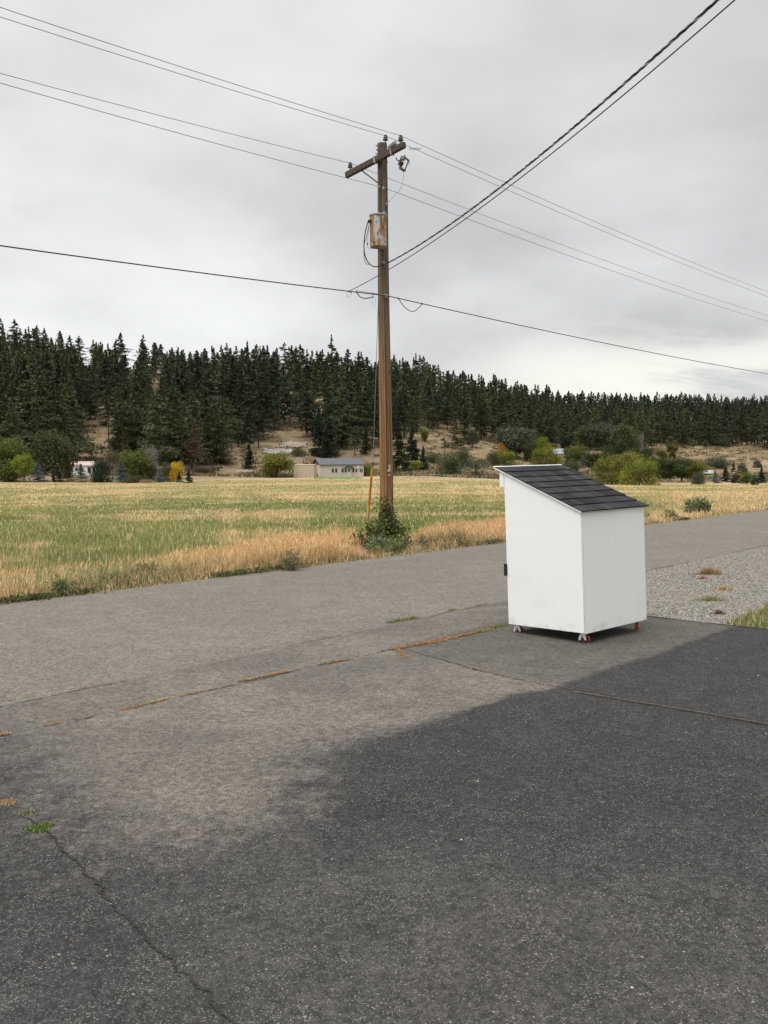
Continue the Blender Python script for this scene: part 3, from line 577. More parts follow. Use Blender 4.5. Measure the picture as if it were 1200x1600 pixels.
# --- hand-placed trees, (u, base row, top row, width px, prototype, foliage, label, category)
SPECIAL = [
 (16, 753, 685, 84, 'wide', 'green', 'broad yellowish green tree at the far left border', 'tree', 'leafy_tree'),
 (84, 752, 674, 70, 'round', 'olive', 'large dark green round tree left of the white mobile home', 'tree', 'leafy_tree'),
 (38, 754, 710, 32, 'tall', 'lime', 'bright yellow-green young tree among dark spruces at far left', 'tree', 'leafy_tree'),
 (212, 752, 703, 58, 'round2', 'green', 'mid green bushy tree left of the bare grey shrub', 'tree', 'leafy_tree'),
 (200, 748, 706, 26, 'bush', 'lime', 'small yellow-green shrub in front of the mid green bushy tree', 'shrub', 'shrub'),
 (236, 748, 697, 32, 'sparse', 'bare', 'bare grey leafless shrub above the blue spruces', 'shrub', 'shrub'),
 (178, 748, 703, 28, 'sparse', 'brown', 'brown leafless bush behind the dark yew', 'shrub', 'shrub'),
 (162, 754, 716, 40, 'bush', 'dark', 'very dark rounded evergreen between two blue spruces', 'shrub', 'shrub'),
 (263, 753, 724, 26, 'bush', 'olive', 'olive green shrub left of the yellow bush', 'shrub', 'shrub'),
 (278, 753, 721, 24, 'round2', 'yellow', 'bright golden yellow bush at the end of the tree row', 'shrub', 'shrub'),
 (212, 755, 742, 40, 'bush2', 'olive', 'low green shrub in front of the row of spruces', 'shrub', 'shrub'),
 (433, 746, 707, 54, 'round2', 'maple', 'round green tree beside the tan shed', 'tree', 'leafy_tree'),
 (577, 744, 724, 22, 'bush', 'maple', 'yellowish green shrub right of the pink house', 'shrub', 'shrub'),
 (699, 741, 708, 52, 'bush', 'olive', 'large olive green shrub at the field edge right of the pole', 'shrub', 'shrub'),
 (722, 731, 702, 30, 'bush', 'olive', 'loose olive shrub up the bank from the large olive shrub', 'shrub', 'shrub'),
 (744, 744, 714, 50, 'sparse', 'grey', 'twiggy greyish shrub behind the high edge of the white box', 'shrub', 'shrub'),
 (665, 690, 673, 15, 'round', 'green', 'small bright green tree on the brown bank', 'tree', 'leafy_tree'),
 (808, 716, 667, 64, 'round', 'grey', 'large grey-green willow above the white box', 'tree', 'leafy_tree'),
 (785, 716, 693, 15, 'bush', 'orange', 'small orange autumn tree above the white box roof', 'tree', 'leafy_tree'),
 (790, 728, 703, 40, 'bush', 'maple', 'green shrub right in front of the orange tree', 'shrub', 'shrub'),
 (846, 718, 683, 32, 'round2', 'lime', 'yellow-green tree right of the grey-green willow', 'tree', 'leafy_tree'),
 (853, 727, 699, 50, 'bush', 'maple', 'wide green-yellow shrub just above the dark roof', 'shrub', 'shrub'),
 (884, 712, 684, 20, 'round', 'dark', 'dark leafy tree behind the small blue-grey roof', 'tree', 'leafy_tree'),
 (901, 730, 697, 44, 'round2', 'green', 'green tree right of the small blue-grey roof', 'tree', 'leafy_tree'),
 (920, 716, 665, 44, 'tall', 'olive', 'leftmost tall cottonwood behind the green shrubs', 'tree', 'leafy_tree'),
 (945, 718, 661, 46, 'tall', 'grey', 'middle tall cottonwood of the grove behind the maples', 'tree', 'leafy_tree'),
 (972, 720, 665, 44, 'tall', 'olive', 'rightmost tall cottonwood of the grove behind the maples', 'tree', 'leafy_tree'),
 (992, 712, 680, 20, 'round', 'olive', 'short round tree at the right end of the cottonwood grove', 'tree', 'leafy_tree'),
 (1003, 722, 676, 8, 'sparse', 'bare', 'pale dead snag right of the cottonwood grove', 'tree', 'leafy_tree'),
 (955, 757, 711, 62, 'bush', 'maple', 'big rounded yellow-green maple just right of the roof', 'tree', 'leafy_tree'),
 (1000, 758, 713, 60, 'bush', 'maple', 'big rounded maple right of the one nearest the roof', 'tree', 'leafy_tree'),
 (980, 745, 706, 44, 'round', 'maple', 'maple crown rising behind the gap of the two big maples', 'tree', 'leafy_tree'),
 (1012, 735, 700, 22, 'round', 'deep', 'small dark tree left of the poplar', 'tree', 'leafy_tree'),
 (1032, 728, 703, 22, 'round', 'green', 'small green tree just left of the poplar', 'tree', 'leafy_tree'),
 (1046, 722, 682, 12, 'poplar', 'green', 'taller slender poplar standing over the dark maples', 'tree', 'leafy_tree'),
 (1054, 722, 688, 11, 'poplar', 'green', 'shorter slender poplar next to the taller poplar', 'tree', 'leafy_tree'),
 (1035, 752, 716, 40, 'round2', 'deep', 'dark green maple right of the two big yellow-green maples', 'tree', 'leafy_tree'),
 (1066, 752, 715, 42, 'round', 'deep', 'middle dark green maple below the poplars', 'tree', 'leafy_tree'),
 (1088, 752, 719, 34, 'round2', 'maple', 'rightmost maple of the dark row beside the white trailer', 'tree', 'leafy_tree'),
 (1092, 757, 738, 26, 'bush', 'grey', 'dusty grey-green bush in front of the maple beside the trailer', 'shrub', 'shrub'),
 (1120, 730, 713, 42, 'bush2', 'grey', 'low wide dark bush on the brown hill above the white trailer', 'shrub', 'shrub'),
 (1183, 731, 719, 14, 'bush', 'grey', 'small grey bush on the brown hill near the right border', 'shrub', 'shrub'),
 (1159, 741, 724, 17, 'bush', 'grey', 'grey bush behind the small round tree at the right', 'shrub', 'shrub'),
 (1150, 755, 740, 14, 'bush', 'plum', 'dark red-purple bush at the field edge on the right', 'shrub', 'shrub'),
 (1166, 757, 737, 22, 'round2', 'green', 'small round green tree at the field edge on the right', 'tree', 'leafy_tree'),
 (1128, 697, 678, 34, 'bush', 'grey', 'pale grey-green shrub at the foot of the right-hand forest', 'shrub', 'shrub'),
 (770, 727, 705, 24, 'bush', 'olive', 'olive shrub left of the shrub below the orange tree', 'shrub', 'shrub'),
 (829, 722, 692, 26, 'round2', 'deep', 'dark green tree between the willow and the yellow-green tree', 'tree', 'leafy_tree'),
 (925, 735, 708, 28, 'round', 'deep', 'dark green tree between the green tree and the big maple', 'tree', 'leafy_tree'),
 (892, 742, 718, 34, 'bush', 'olive', 'olive shrub just above the middle of the dark roof', 'shrub', 'shrub'),
 (958, 722, 694, 44, 'bush', 'deep', 'dark undergrowth tree below the tall cottonwoods', 'tree', 'leafy_tree'),
 (990, 724, 700, 30, 'round2', 'deep', 'dark tree at the right foot of the cottonwood grove', 'tree', 'leafy_tree'),
 (1018, 744, 722, 30, 'round', 'maple', 'maple between the big yellow-green maples and the dark row', 'tree', 'leafy_tree'),
 (738, 700, 672, 22, 'round', 'grey', 'grey-green tree left of the large willow', 'tree', 'leafy_tree'),
 (232, 751, 722, 34, 'bush', 'olive', 'dark olive shrub between the mid green tree and the rightmost blue spruce', 'shrub', 'shrub'),
 (106, 748, 722, 22, 'bush', 'olive', 'olive shrub at the left end of the mobile home', 'shrub', 'shrub'),
 (350, 726, 712, 30, 'bush2', 'olive', 'low olive scrub bush left of the grey rock pad', 'shrub', 'shrub'),
 (468, 712, 700, 26, 'bush2', 'olive', 'low olive bush at the right end of the rock pad', 'shrub', 'shrub'),
 (608, 742, 722, 22, 'bush', 'olive', 'olive shrub just behind the utility pole', 'shrub', 'shrub'),
 (676, 722, 706, 30, 'bush2', 'olive', 'low scrubby bush on the bank right of the dark pines', 'shrub', 'shrub'),
 (320, 739, 729, 40, 'bush2', 'brown', 'low brown brush on the bank left of the round green tree', 'shrub', 'shrub'),
 (510, 712, 700, 46, 'bush2', 'brown', 'brown brush on the bank above the pink house', 'shrub', 'shrub'),
 (650, 736, 720, 26, 'sparse', 'lime', 'thin yellowish shrub just right of the utility pole', 'shrub', 'shrub'),
 (1180, 758, 744, 12, 'bush', 'dark', 'small dark shrub between the round green tree and the border pine', 'shrub', 'shrub'),
]
for (u_, yb, yt, w, proto, fol, lab, cat, nm) in SPECIAL:
    p = on_ground(u_, yb); hgt = (yb-yt)*p[1]/F; base_w = WID[proto]
    sxy = (w*p[1]/F)/(base_w)
    put_tree(nm, (p[0], p[1], p[2]-.05), DEC[proto], (sxy, sxy, hgt), lab, cat, mat=L[fol], tmat=M_bark_pale if 'cottonwood' in lab or 'snag' in lab else None, rz=hash(u_) % 6)
for (u_, yb, yt, w, lab) in ((115, 753, 746, 26, 'dry brush pile left of the white mobile home'), (150, 754, 747, 22, 'dry brush pile in front of the very dark evergreen'), (205, 755, 749, 24, 'dry brush pile in front of the low green shrub'), (232, 755, 748.5, 26, 'dry brush pile at the right end of the spruce row'), (128, 754, 748, 20, 'dry brush pile below the mobile home wall')):
    p = on_ground(u_, yb); hgt = (yb-yt)*p[1]/F; s_ = w*p[1]/F/WID['bush']; put_tree('brush_pile', (p[0], p[1], p[2]-.05), DEC['bush'], (s_, s_, hgt), lab, 'brush pile', 'brush piles along the field edge', mat=L['straw'], rz=u_, crown='twigs', trunk='stems')
SPRUCE = [(5, 752, 727, 20, 'dark', 'dark spruce at the left border'), (24, 753, 725, 20, 'dark', 'dark spruce just left of the yellow-green young tree'), (61, 754, 720, 25, 'blue', 'leftmost blue spruce, right of the yellow-green young tree'),
 (92, 754, 728, 20, 'dark', 'dull green spruce under the large round tree'), (109, 753, 736, 12, 'dark', 'small green spruce at the left end of the mobile home'), (128, 753.5, 725, 23, 'blue', 'blue spruce in front of the white mobile home'),
 (190, 754, 721, 28, 'blue', 'largest blue spruce, right of the very dark evergreen'), (221, 754, 730, 17, 'dark', 'small dull spruce between the two right-hand blue spruces'), (250, 754, 728, 18, 'blue', 'rightmost blue spruce beside the yellow bush'),
 (281, 754, 737, 12, 'dark', 'low dark spruce at the foot of the yellow bush'), (296, 755, 733, 16, 'dark', 'dark spruce at the right end of the tree row'),
 (1118, 755, 736, 15, 'blue', 'grey-blue spruce beside the white trailer'), (911, 730, 712, 16, 'blue', 'blue spruce behind the dark roof of the white box'),
 (390, 733, 695, 27, 'dark', 'dense dark spruce left of the round green tree'), (325, 712, 696, 12, 'dark', 'little dark spruce left of the grey rock pad'), (507, 725, 716, 6, 'dark', 'tiny spruce behind the pink house roof'), (1146, 738, 722, 8, 'dark', 'tiny spruce on the brown hill')]
for i, (u_, yb, yt, w, fol, lab) in enumerate(SPRUCE):
    p = on_ground(u_, yb); h_ = (yb-yt)*p[1]/F/5; w_ = w*p[1]/F/3.0
    put_tree('spruce_tree', (p[0], p[1], p[2]-.05), SPR[i % 3], (w_, w_, h_), lab, 'spruce', mat=L[fol])
HERO = [(173, 704, 599, 32, 4, 'pine', 'lone ponderosa pine with bare reddish trunk above the mobile home'), (145, 720, 690, 22, 6, 'pine', 'small sparse young pine just above the mobile home roof'),
 (500, 713, 634, 30, 10, 'dark', 'tall dense dark pine above the left end of the pink house'), (516, 716, 652, 32, 11, 'dark', 'dense dark pine directly above the pink house'),
 (556, 712, 664, 30, 1, 'pine', 'open-crowned pine above the right end of the pink house'), (573, 710, 668, 22, 12, 'dark', 'dark pine just left of the utility pole'), (537, 702, 650, 24, 3, 'pine', 'mid green pine behind the pink house chimney'),
 (624, 737, 668, 34, 11, 'dark', 'dense dark pine close on the right of the utility pole'), (645, 733, 665, 38, 10, 'dark', 'second dense dark pine right of the utility pole'), (662, 735, 697, 20, 12, 'dark', 'short dark pine at the right of the dark pair by the pole'),
 (712, 702, 653, 26, 7, 'pine', 'pine standing on the brown bank left of the white box'), (726, 702, 662, 24, 2, 'pine', 'pine leaning into the forest edge on the brown bank'), (695, 712, 682, 18, 6, 'pine', 'small open pine low on the brown bank'),
 (642, 668, 617, 17, 3, 'rust', 'dead rust-red fir standing in the green forest right of the pole'), (305, 742, 665, 26, 4, 'rust', 'pine with rusty brown lower needles left of the dark flat trailer'), (299, 735, 640, 30, 0, 'pine', 'tall pine rising behind the rusty one'),
 (1070, 700, 672, 22, 2, 'pine', 'bushy pine at the forest foot right of the poplars'), (1102, 700, 685, 12, 7, 'pine', 'small round pine at the top of the brown hill'), (1134, 753, 727, 18, 12, 'dark', 'dark pine right of the white trailer'), (1190, 755, 728, 19, 10, 'dark', 'dark pine at the field edge by the right border'),
 (1010, 705, 660, 26, 2, 'pine', 'bushy pine behind the pale dead snag'), (351, 574, 521, 14, 6, 'grey', 'thin pale larch on the skyline left of centre'), (1122, 697, 690, 5, 7, 'dark', 'tiny dark tree on the crest of the brown hill'),
 (377, 582, 515, 20, 1, 'pine', 'tall spire pine on the skyline right of the pale larch'), (412, 588, 516, 20, 0, 'pine', 'pointed pine on the skyline, second right of the pale larch'), (434, 590, 515, 20, 1, 'pine', 'tall pointed pine on the skyline above the grey rock pad'), (488, 597, 518, 22, 4, 'pine', 'ragged flat-topped pine on the skyline left of the pole'), (521, 600, 524, 22, 3, 'pine', 'dense pine on the skyline nearest left of the pole'),
 (315, 575, 518, 14, 4, 'pine', 'narrow pine on the skyline above the rusty pine'), (328, 577, 515, 15, 1, 'pine', 'pointed pine on the skyline just left of the pale larch'), (655, 600, 549, 20, 3, 'pine', 'pointed fir forming the peak right of the utility pole')]
for (u_, yb, yt, w, k, fol, lab) in HERO:
    p = on_ground(u_, yb); h_ = (yb-yt)*p[1]/F/(20 if k < 10 else 5); w_ = 1.22*w*p[1]/F/(2*PR[k]) if k < 10 else w*p[1]/F/2.9; put_tree('pine_tree', (p[0], p[1], p[2]-.3), PINES[k] if k < 10 else SPR[k-10], (w_, w_, h_), lab, 'pine', mat=L[fol])
# --- the forest
ELL = [(152, 690, 27, 27), (84, 598, 16, 9), (210, 580, 7, 13), (247, 612, 8, 18), (143, 578, 8, 6), (425, 716, 52, 16), (447, 688, 26, 16), (585, 726, 40, 26), (500, 626, 10, 9), (690, 704, 62, 30), (745, 712, 45, 24), (900, 736, 130, 24), (1110, 728, 140, 30), (343, 632, 5, 9), (450, 630, 8, 6), (172, 640, 5, 6)]
FB_U = [-400, 60, 120, 160, 200, 300, 330, 385, 410, 470, 500, 590, 620, 760, 800, 1000, 1060, 1200, 1600]; FB_Y = [746, 744, 725, 700, 737, 738, 728, 722, 698, 680, 706, 706, 692, 698, 706, 708, 699, 703, 703]
def forest_points():
    pts = []; r = random.Random(9); d = 200.
    while d < 900:
        u = -260.
        while u < 1460:
            uu = u+r.uniform(-.5, .5)*6*F/d; dd = d+r.uniform(-3, 3); u += (5.8+ (dd > 480)*1.8)*F/d
            rk = np.interp(uu, KU, _KR[:, 4])
            if dd > rk+25: continue
            pts.append((uu, dd, r.random(), r.random()))
        d += 6.2 if d < 480 else 9.
    return pts
fp = forest_points(); U = np.array([p[0] for p in fp]); D = np.array([p[1] for p in fp]); X = (U-600)/F*D; Zg = height(X, D); pb = proj(np.stack([X, D, Zg], -1)); rnd = np.array([p[2] for p in fp])
sp_h = fbm(X/60+3, D/60, 3); H_ = 12.5+9.5*rnd+(sp_h-.5)*10; H_ *= np.interp(D, [200, 290, 380, 850], [1.16, 1.12, 1.0, 1.05]); H_ = np.clip(H_*.93, 7, 25)
topy = pb[:, 1]-H_*F/D; okm = pb[:, 1] < np.interp(U, FB_U, FB_Y)
for (ex, ey, ea, eb) in ELL:
    for fr in (0, .25, .5, .75):
        yy = pb[:, 1]-H_*F/D*fr; hw = (1-fr)*1.8*F/D; okm &= ~((np.maximum(np.abs(U-ex)-hw, 0)/ea)**2+((yy-ey)/eb)**2 < 1)
# keep the skyline where the photograph has it
SKU = [-300, 0, 30, 100, 200, 300, 400, 440, 490, 520, 570, 600, 655, 700, 760, 850, 930, 1000, 1100, 1200, 1500]; SKY = [470, 487, 493, 508, 514, 519, 524, 518, 521, 528, 555, 560, 553, 567, 583, 601, 611, 613, 611, 614, 612]
lim = np.interp(U, SKU, SKY)-5+((rnd*13.7) % 1)**1.3*24; over = topy < lim; H_ = np.where(over, (pb[:, 1]-lim)*D/F, H_); okm &= H_ > 6.5
thin = fbm(X/28+11, D/28+2, 3); okm &= (thin > .20) | (D > 340)
kx = np.where(okm)[0]; order = kx[np.argsort(D[kx])]
# which ones show: paint them front to back on a coarse grid
occ = np.zeros((800, 1300), bool); vis = {}
for i in order:
    yb_, yt_, cx, s = pb[i, 1], pb[i, 1]-H_[i]*F/D[i], pb[i, 0]+50, F/D[i]; y0, y1 = int(max(0, yt_)), int(min(799, yb_)); c = 0
    if y1 <= y0: continue
    for y in range(y0, y1):
        hw = 3.0*s*min(1, (y-yt_)/(yb_-yt_)*1.25)*H_[i]/20; a = int(max(0, cx-hw)); b = int(min(1300, cx+hw+1))
        if b > a: seg_ = occ[y, a:b]; c += int((~seg_).sum()); occ[y, a:b] = True
    inframe = -20 < pb[i, 0] < 1220
    vis[i] = c if inframe else min(c, 1)+.001*0
show = [i for i in order if vis.get(i, 0) > 2 or (vis.get(i, 0) >= 1 and not -20 < pb[i, 0] < 1220)]
rank = sorted([i for i in show if -10 < pb[i, 0] < 1210], key=lambda i: -vis[i]); indiv = set(rank[:268]); mass = [i for i in show if i not in indiv]
print('forest', len(fp), 'kept', len(order), 'visible', len(show), 'mass', len(mass), 'smallest individual px', vis[rank[min(267, len(rank)-1)]])
ZU = [(-50, 75, 'above the far-left trees'), (75, 190, 'above the white mobile home'), (190, 300, 'above the yellow bush'), (300, 400, 'above the dark flat trailer'), (400, 480, 'above the tan shed'), (480, 592, 'above the pink house'), (592, 700, 'right of the pole'), (700, 800, 'above the white box'), (800, 900, 'above the grey willow'), (900, 1010, 'above the cottonwood grove'), (1010, 1110, 'above the poplars'), (1110, 1300, 'above the brown hill')]
def zone(i):
    z = next((q[2] for q in ZU if q[0] <= pb[i, 0] < q[1]), ZU[0][2]); k0, k4 = np.interp(U[i], KU, _KR[:, 1]), np.interp(U[i], KU, _KR[:, 4]); f = (D[i]-k0)/(k4-k0)
    return z, ('low on the slope' if f < .33 else 'halfway up the slope' if f < .72 else 'on the ridge')
KINDW = ['open', 'narrow', 'broad', 'slim', 'bare-stemmed', 'pointed', 'sparse', 'bushy']
ORD = ['leftmost', 'second', 'third', 'fourth', 'fifth', 'sixth', 'seventh', 'eighth', 'ninth', 'tenth', 'eleventh', 'twelfth', 'thirteenth', 'fourteenth']
spec = {}
for i in indiv:
    k = int(rnd[i]*7919) % 8; z, b = zone(i); firy = (sp_h[i]+.3*((rnd[i]*91) % 1)) > .74 or D[i] > 500; spec.setdefault((k, z, b, firy), []).append(i)
for (k, z, b, firy), ids in spec.items():
    ids.sort(key=lambda i: pb[i, 0])
    for j, i in enumerate(ids):
        sc = H_[i]/20; s_ = sc*(.82+.36*((rnd[i]*37) % 1)) if D[i] < 480 else sc*.95; w_ = 'dark fir' if firy else 'green pine'
        lab = f'{KINDW[k]} {w_} {b} {z}' if len(ids) == 1 else (f'leftmost {KINDW[k]} {w_} {b} {z}' if j == 0 else f'{ORD[j]} from left {KINDW[k]} {w_} {b} {z}')
        put_tree('pine_tree', (X[i], D[i], Zg[i]-.4), PINES[k], (s_, s_, sc), lab, 'fir' if firy else 'pine', f'{"firs" if firy else "pines"} {b} {z}', mat=L['fir'] if firy else L['pine'])
V = []; C = []
pc = np.array([.068, .080, .036]); fc_ = np.array([.046, .057, .034])
for i in mass:
    k = int(rnd[i]*7919) % 8; a = rnd[i]*50; ca, sa = math.cos(a), math.sin(a); v = LOW[k].copy(); sc = H_[i]/20; w = sc*(.85+.3*((rnd[i]*37) % 1)); x = v[:, 0]*w; y = v[:, 1]*w
    v = np.stack([x*ca-y*sa+X[i], x*sa+y*ca+D[i], v[:, 2]*sc+Zg[i]-.4], -1).astype(np.float32); firy = (sp_h[i]+.3*((rnd[i]*91) % 1)) > .74 or D[i] > 500
    c = (fc_ if firy else pc)*(.6+.8*((rnd[i]*53) % 1)); V.append(v); C.append(np.broadcast_to(c.astype(np.float32), (len(v), 3)))
    tr = np.array([[-.22, 0, -.5], [.22, 0, -.5], [0, 0, 17.]])*[1, 1, sc]+[X[i], D[i], Zg[i]]; V.append(tr.astype(np.float32)); C.append(np.broadcast_to(np.float32([.07, .05, .04]), (3, 3)))
V = np.concatenate(V); C = np.concatenate(C); o = mobj('forest', np_mesh('forest', V, np.arange(len(V)).reshape(-1, 3), M_mass, cols=C)); tag(o, 'the rest of the dense conifer forest covering the hillside', 'forest', kind='stuff')

# hillside brush and litter (uncountable low scrub on the dry slopes)
x = -100+1400*RNG.random(9000); d = 195+RNG.random(9000)**1.1*290; X_ = (x-600)/F*d; z_ = height(X_, d); e1 = np.interp(x, KU, _KR[:, 0])+6; k = d > e1; k &= fbm(X_/14, d/14, 3) > .43; X_, d, z_ = X_[k], d[k], z_[k]; nb = 16
P0 = np.repeat(np.stack([X_, d, z_-.05], -1), nb, 0); n_ = len(P0); P0 += np.stack([RNG.normal(size=n_)*.8, RNG.normal(size=n_)*.8, np.zeros(n_)], -1)
cc = np.where((RNG.random(len(X_)) < .45)[:, None], np.array([.085, .085, .045]), np.array([.25, .175, .10])); o = grass_obj('hillside_scrub', [blades(P0, .3+.7*RNG.random(n_), .25+.3*RNG.random(n_), RNG.random(n_)*.9, np.repeat(cc, nb, 0)*(.6+.7*RNG.random((n_, 1))))])
tag(o, 'low dry scrub and bunch grass on the brown slopes', 'scrub', kind='stuff')
# ------------------------------------------------------------------ materials of the made things
M = Mat('white_paint', .55, .35); gx = M.noise(1, 5, .6, M.vec((40, 40, 1.2))); st = M.noise(5.5, 6, .7); blot = M.noise(1.6, 4, .6)
c = M.mix(M.mr(gx, .3, .7), (.785, .785, .77), (.80, .80, .785)); c = M.mix(M.mr(st, .60, .78, 0, .30), c, (.50, .49, .46)); c = M.mix(M.mr(blot, .52, .74, 0, .3), c, (.69, .68, .64))
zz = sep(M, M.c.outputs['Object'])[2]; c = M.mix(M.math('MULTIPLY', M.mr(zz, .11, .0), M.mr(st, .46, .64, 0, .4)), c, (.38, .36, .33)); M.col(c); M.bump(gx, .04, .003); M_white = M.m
M = Mat('shingle', .95, .15); sp = M.noise(130, 2, .8); rn = M.attr('col', 'Color'); g_ = M.n('ShaderNodeVectorMath', operation='SCALE'); M.l(rn, g_.inputs[0]); M.l(M.mr(sp, .25, .75, .5, 1.15), g_.inputs[3]); M.l(g_.outputs[0], M.b.inputs[0]); M.bump(sp, .5, .003); M_shingle = M.m
M_trim = simple('white_trim', (.62, .61, .59), (.80, .79, .77), 9, .5)
M_black = simple('black_rubber', (.012, .012, .012), (.022, .022, .022), 20, .6)
M_red = simple('red_tread', (.30, .02, .018), (.40, .03, .025), 10, .45)
M_zinc = simple('zinc_plate', (.62, .62, .62), (.78, .78, .78), 12, .35, metal=.15)
M_iron = simple('weathered_iron', (.05, .045, .045), (.14, .11, .10), 14, .7)
M_porc = simple('dark_porcelain', (.018, .014, .014), (.04, .03, .03), 8, .3, spec=.5)
M_greyporc = simple('grey_porcelain', (.22, .22, .23), (.36, .36, .37), 8, .35, spec=.5)
M_cable = simple('black_cable', (.015, .015, .016), (.03, .03, .03), 8, .6)
M_alu = simple('weathered_conductor', (.09, .09, .095), (.16, .16, .165), 8, .6)
M_galv = simple('galvanised_wire', (.22, .22, .22), (.34, .34, .34), 8, .5)
# pole wood
M = Mat('pole_wood', .9, .2); X_ = sep(M, M.c.outputs['Object']); z_ = X_[2]
gr = M.noise(1, 6, .7, M.vec((26, 26, .55))); gr2 = M.noise(1, 4, .6, M.vec((9, 9, .25)))
low_ = M.mix(M.mr(gr, .3, .7), (.165, .085, .034), (.36, .205, .092)); top_ = M.mix(M.mr(gr, .3, .7), (.066, .048, .038), (.165, .125, .098))
c = M.mix(M.mr(M.math('ADD', z_, M.math('MULTIPLY', gr2, 1.6)), 2.8, 7.2), low_, top_); c = M.mix(M.mr(gr2, .53, .64, 0, .8), c, (.060, .034, .020)); c = M.mix(M.mr(gr2, .40, .30, 0, .5), c, (.40, .27, .15))
kn = M.vor(1, M.vec((7, 7, 2.2))); c = M.mix(M.mr(kn, .15, .06), c, (.022, .013, .009)); M.col(c); M.bump(gr, .8, .012); M_pole = M.m
M_arm = simple('crossarm_wood', (.040, .028, .022), (.115, .080, .062), 3, .9, .6, stretch=(12, 12, 12))
M = Mat('rusty_tank', .7, .3); v_ = M.noise(1, 5, .65, M.vec((13, 13, 1.6))); b_ = M.noise(4.5, 4, .6, M.vec((1, 1, 1), (2.2, 4, 1)))
rust = M.mix(M.mr(M.noise(11, 6, .75, M.vec((1, 1, .4))), .3, .7), (.17, .060, .020), (.38, .19, .085)); tank = M.mix(M.mr(v_, .3, .7), (.34, .36, .37), (.46, .48, .49))
M.col(M.mix(M.mr(M.math('ADD', M.math('MULTIPLY', v_, .6), M.math('MULTIPLY', b_, .5)), .50, .55), tank, rust)); M_tank = M.m

# ------------------------------------------------------------------ the white box on casters
ang, W, Dp, H1, H2, lx, ly = .72460361, 1.0623, .93398, 1.1479, 1.5457, -.02802, .01188
za = Vector((lx, ly, 1)).normalized(); aa = Vector((math.cos(ang), math.sin(ang), 0)); aa = (aa-za*aa.dot(za)).normalized(); ba = za.cross(aa)
box = bpy.data.objects.new('rolling_shed', None); link(box); tag(box, 'white plywood box with sloping dark shingle roof, standing on four red casters', 'rolling box')
box.matrix_world = Matrix(((aa.x, ba.x, za.x, 1.8905), (aa.y, ba.y, za.y, 8.4370), (aa.z, ba.z, za.z, .105), (0, 0, 0, 1)))
th = .012
def prism(name, poly, axis, lo, hi, mat, parent, bevel=.0012):
    m = MB(); n = len(poly)
    f = (lambda p, s: (s, p[0], p[1])) if axis == 'x' else (lambda p, s: (p[0], s, p[1]))
    V = [f(p, lo) for p in poly]+[f(p, hi) for p in poly]; F_ = [tuple(range(n)), tuple(range(n, 2*n))[::-1]]+[(i, i+n, (i+1) % n+n, (i+1) % n) for i in range(n)]
    m.add(V, F_); return m.build(name, mat, parent, bevel=bevel)
sl_ = (H2-H1)/Dp
prism('side_panel', [(0, .001), (Dp, .001), (Dp, H2), (0, H1)], 'x', 0, th, M_white, box)
prism('side_panel', [(0, .001), (Dp, .001), (Dp, H2), (0, H1)], 'x', W-th, W, M_white, box)
prism('low_wall_panel', [(th+.001, -.006), (W-.001, -.006), (W-.001, H1-.003), (th+.001, H1-.003)], 'y', -.006, th, M_white, box)
dr = prism('door', [(th+.01, .01), (W-th-.01, .01), (W-th-.01, H2-.02), (th+.01, H2-.02)], 'y', Dp-.018, Dp+.004, M_white, box)
m = MB(); m.box((-.014, Dp-.004, .50), (.03, Dp+.024, .62)); m.box((.03, Dp+.004, .52), (.09, Dp+.012, .60)); m.tube([(-.008, Dp+.026, .495), (-.008, Dp+.026, .625)], .008, 8); m.build('hinge', M_black, dr, bevel=.002)
m = MB(); m.box((th, th, .012), (W-th, Dp-.02, .03)); m.build('base_panel', M_white, box)
m = MB(); m.box((-.001, Dp+.006, H2-.135), (W+.001, Dp+.062, H2+.016)); m.build('header_board', M_white, box, bevel=.002)
# corner beads of the two visible walls
m = MB(); m.box((-.003, -.009, .0), (.014, -.006, H1-.006)); m.build('corner_bead', M_trim, box, bevel=.001)
# roof: local frame r (up the slope), origin at low edge
phi = math.atan(sl_); y0 = -.015; y1 = Dp+.125; RL = (y1-y0)/math.cos(phi)
RM = Matrix.Translation((0, y0, H1+.004+sl_*y0)) @ Matrix.Rotation(phi, 4, 'X')
m = MB(); m.box((-.018, 0, .0), (W+.045, RL, .014), RM); m.build('roof_deck', M_trim, box, bevel=.002)
m = MB(); colr = []; rows = 8; ex = RL/rows; rr = random.Random(5)
for k in range(rows-1, -1, -1):
    x = -.020-rr.random()*.08; edge = W+.048; row_t = .9+.2*rr.random()
    while x < edge:
        w_ = .125+rr.random()*.06; xa = max(x, -.020); xb = min(x+w_-.008, edge)
        if xb-xa > .01:
            ya = k*ex-.012+rr.uniform(-.002, .002); yb_ = (k+1)*ex+.012 if k < rows-1 else RL-.004; z0_ = .0155
            tl = (.0065+rr.random()*.0035)
            V = [(xa, ya, z0_+.006), (xb, ya, z0_+.006), (xb, yb_, z0_), (xa, yb_, z0_), (xa, ya, z0_+.006+tl), (xb, ya, z0_+.006+tl), (xb, yb_, z0_+.003), (xa, yb_, z0_+.003)]
            m.add([RM @ Vector(p) for p in V], [(0, 3, 2, 1), (4, 5, 6, 7), (0, 1, 5, 4), (1, 2, 6, 5), (2, 3, 7, 6), (3, 0, 4, 7)]); g_v = (.018+.026*rr.random())*row_t
            colr += [(g_v, g_v, g_v*1.05, 1)]*8
        x += w_
m.add([RM @ Vector(p) for p in ((-.017, -.006, .0146), (W+.044, -.006, .0146), (W+.044, RL-.006, .0146), (-.017, RL-.006, .0146))], [(0, 1, 2, 3)]); colr += [(.012, .012, .012, 1)]*4
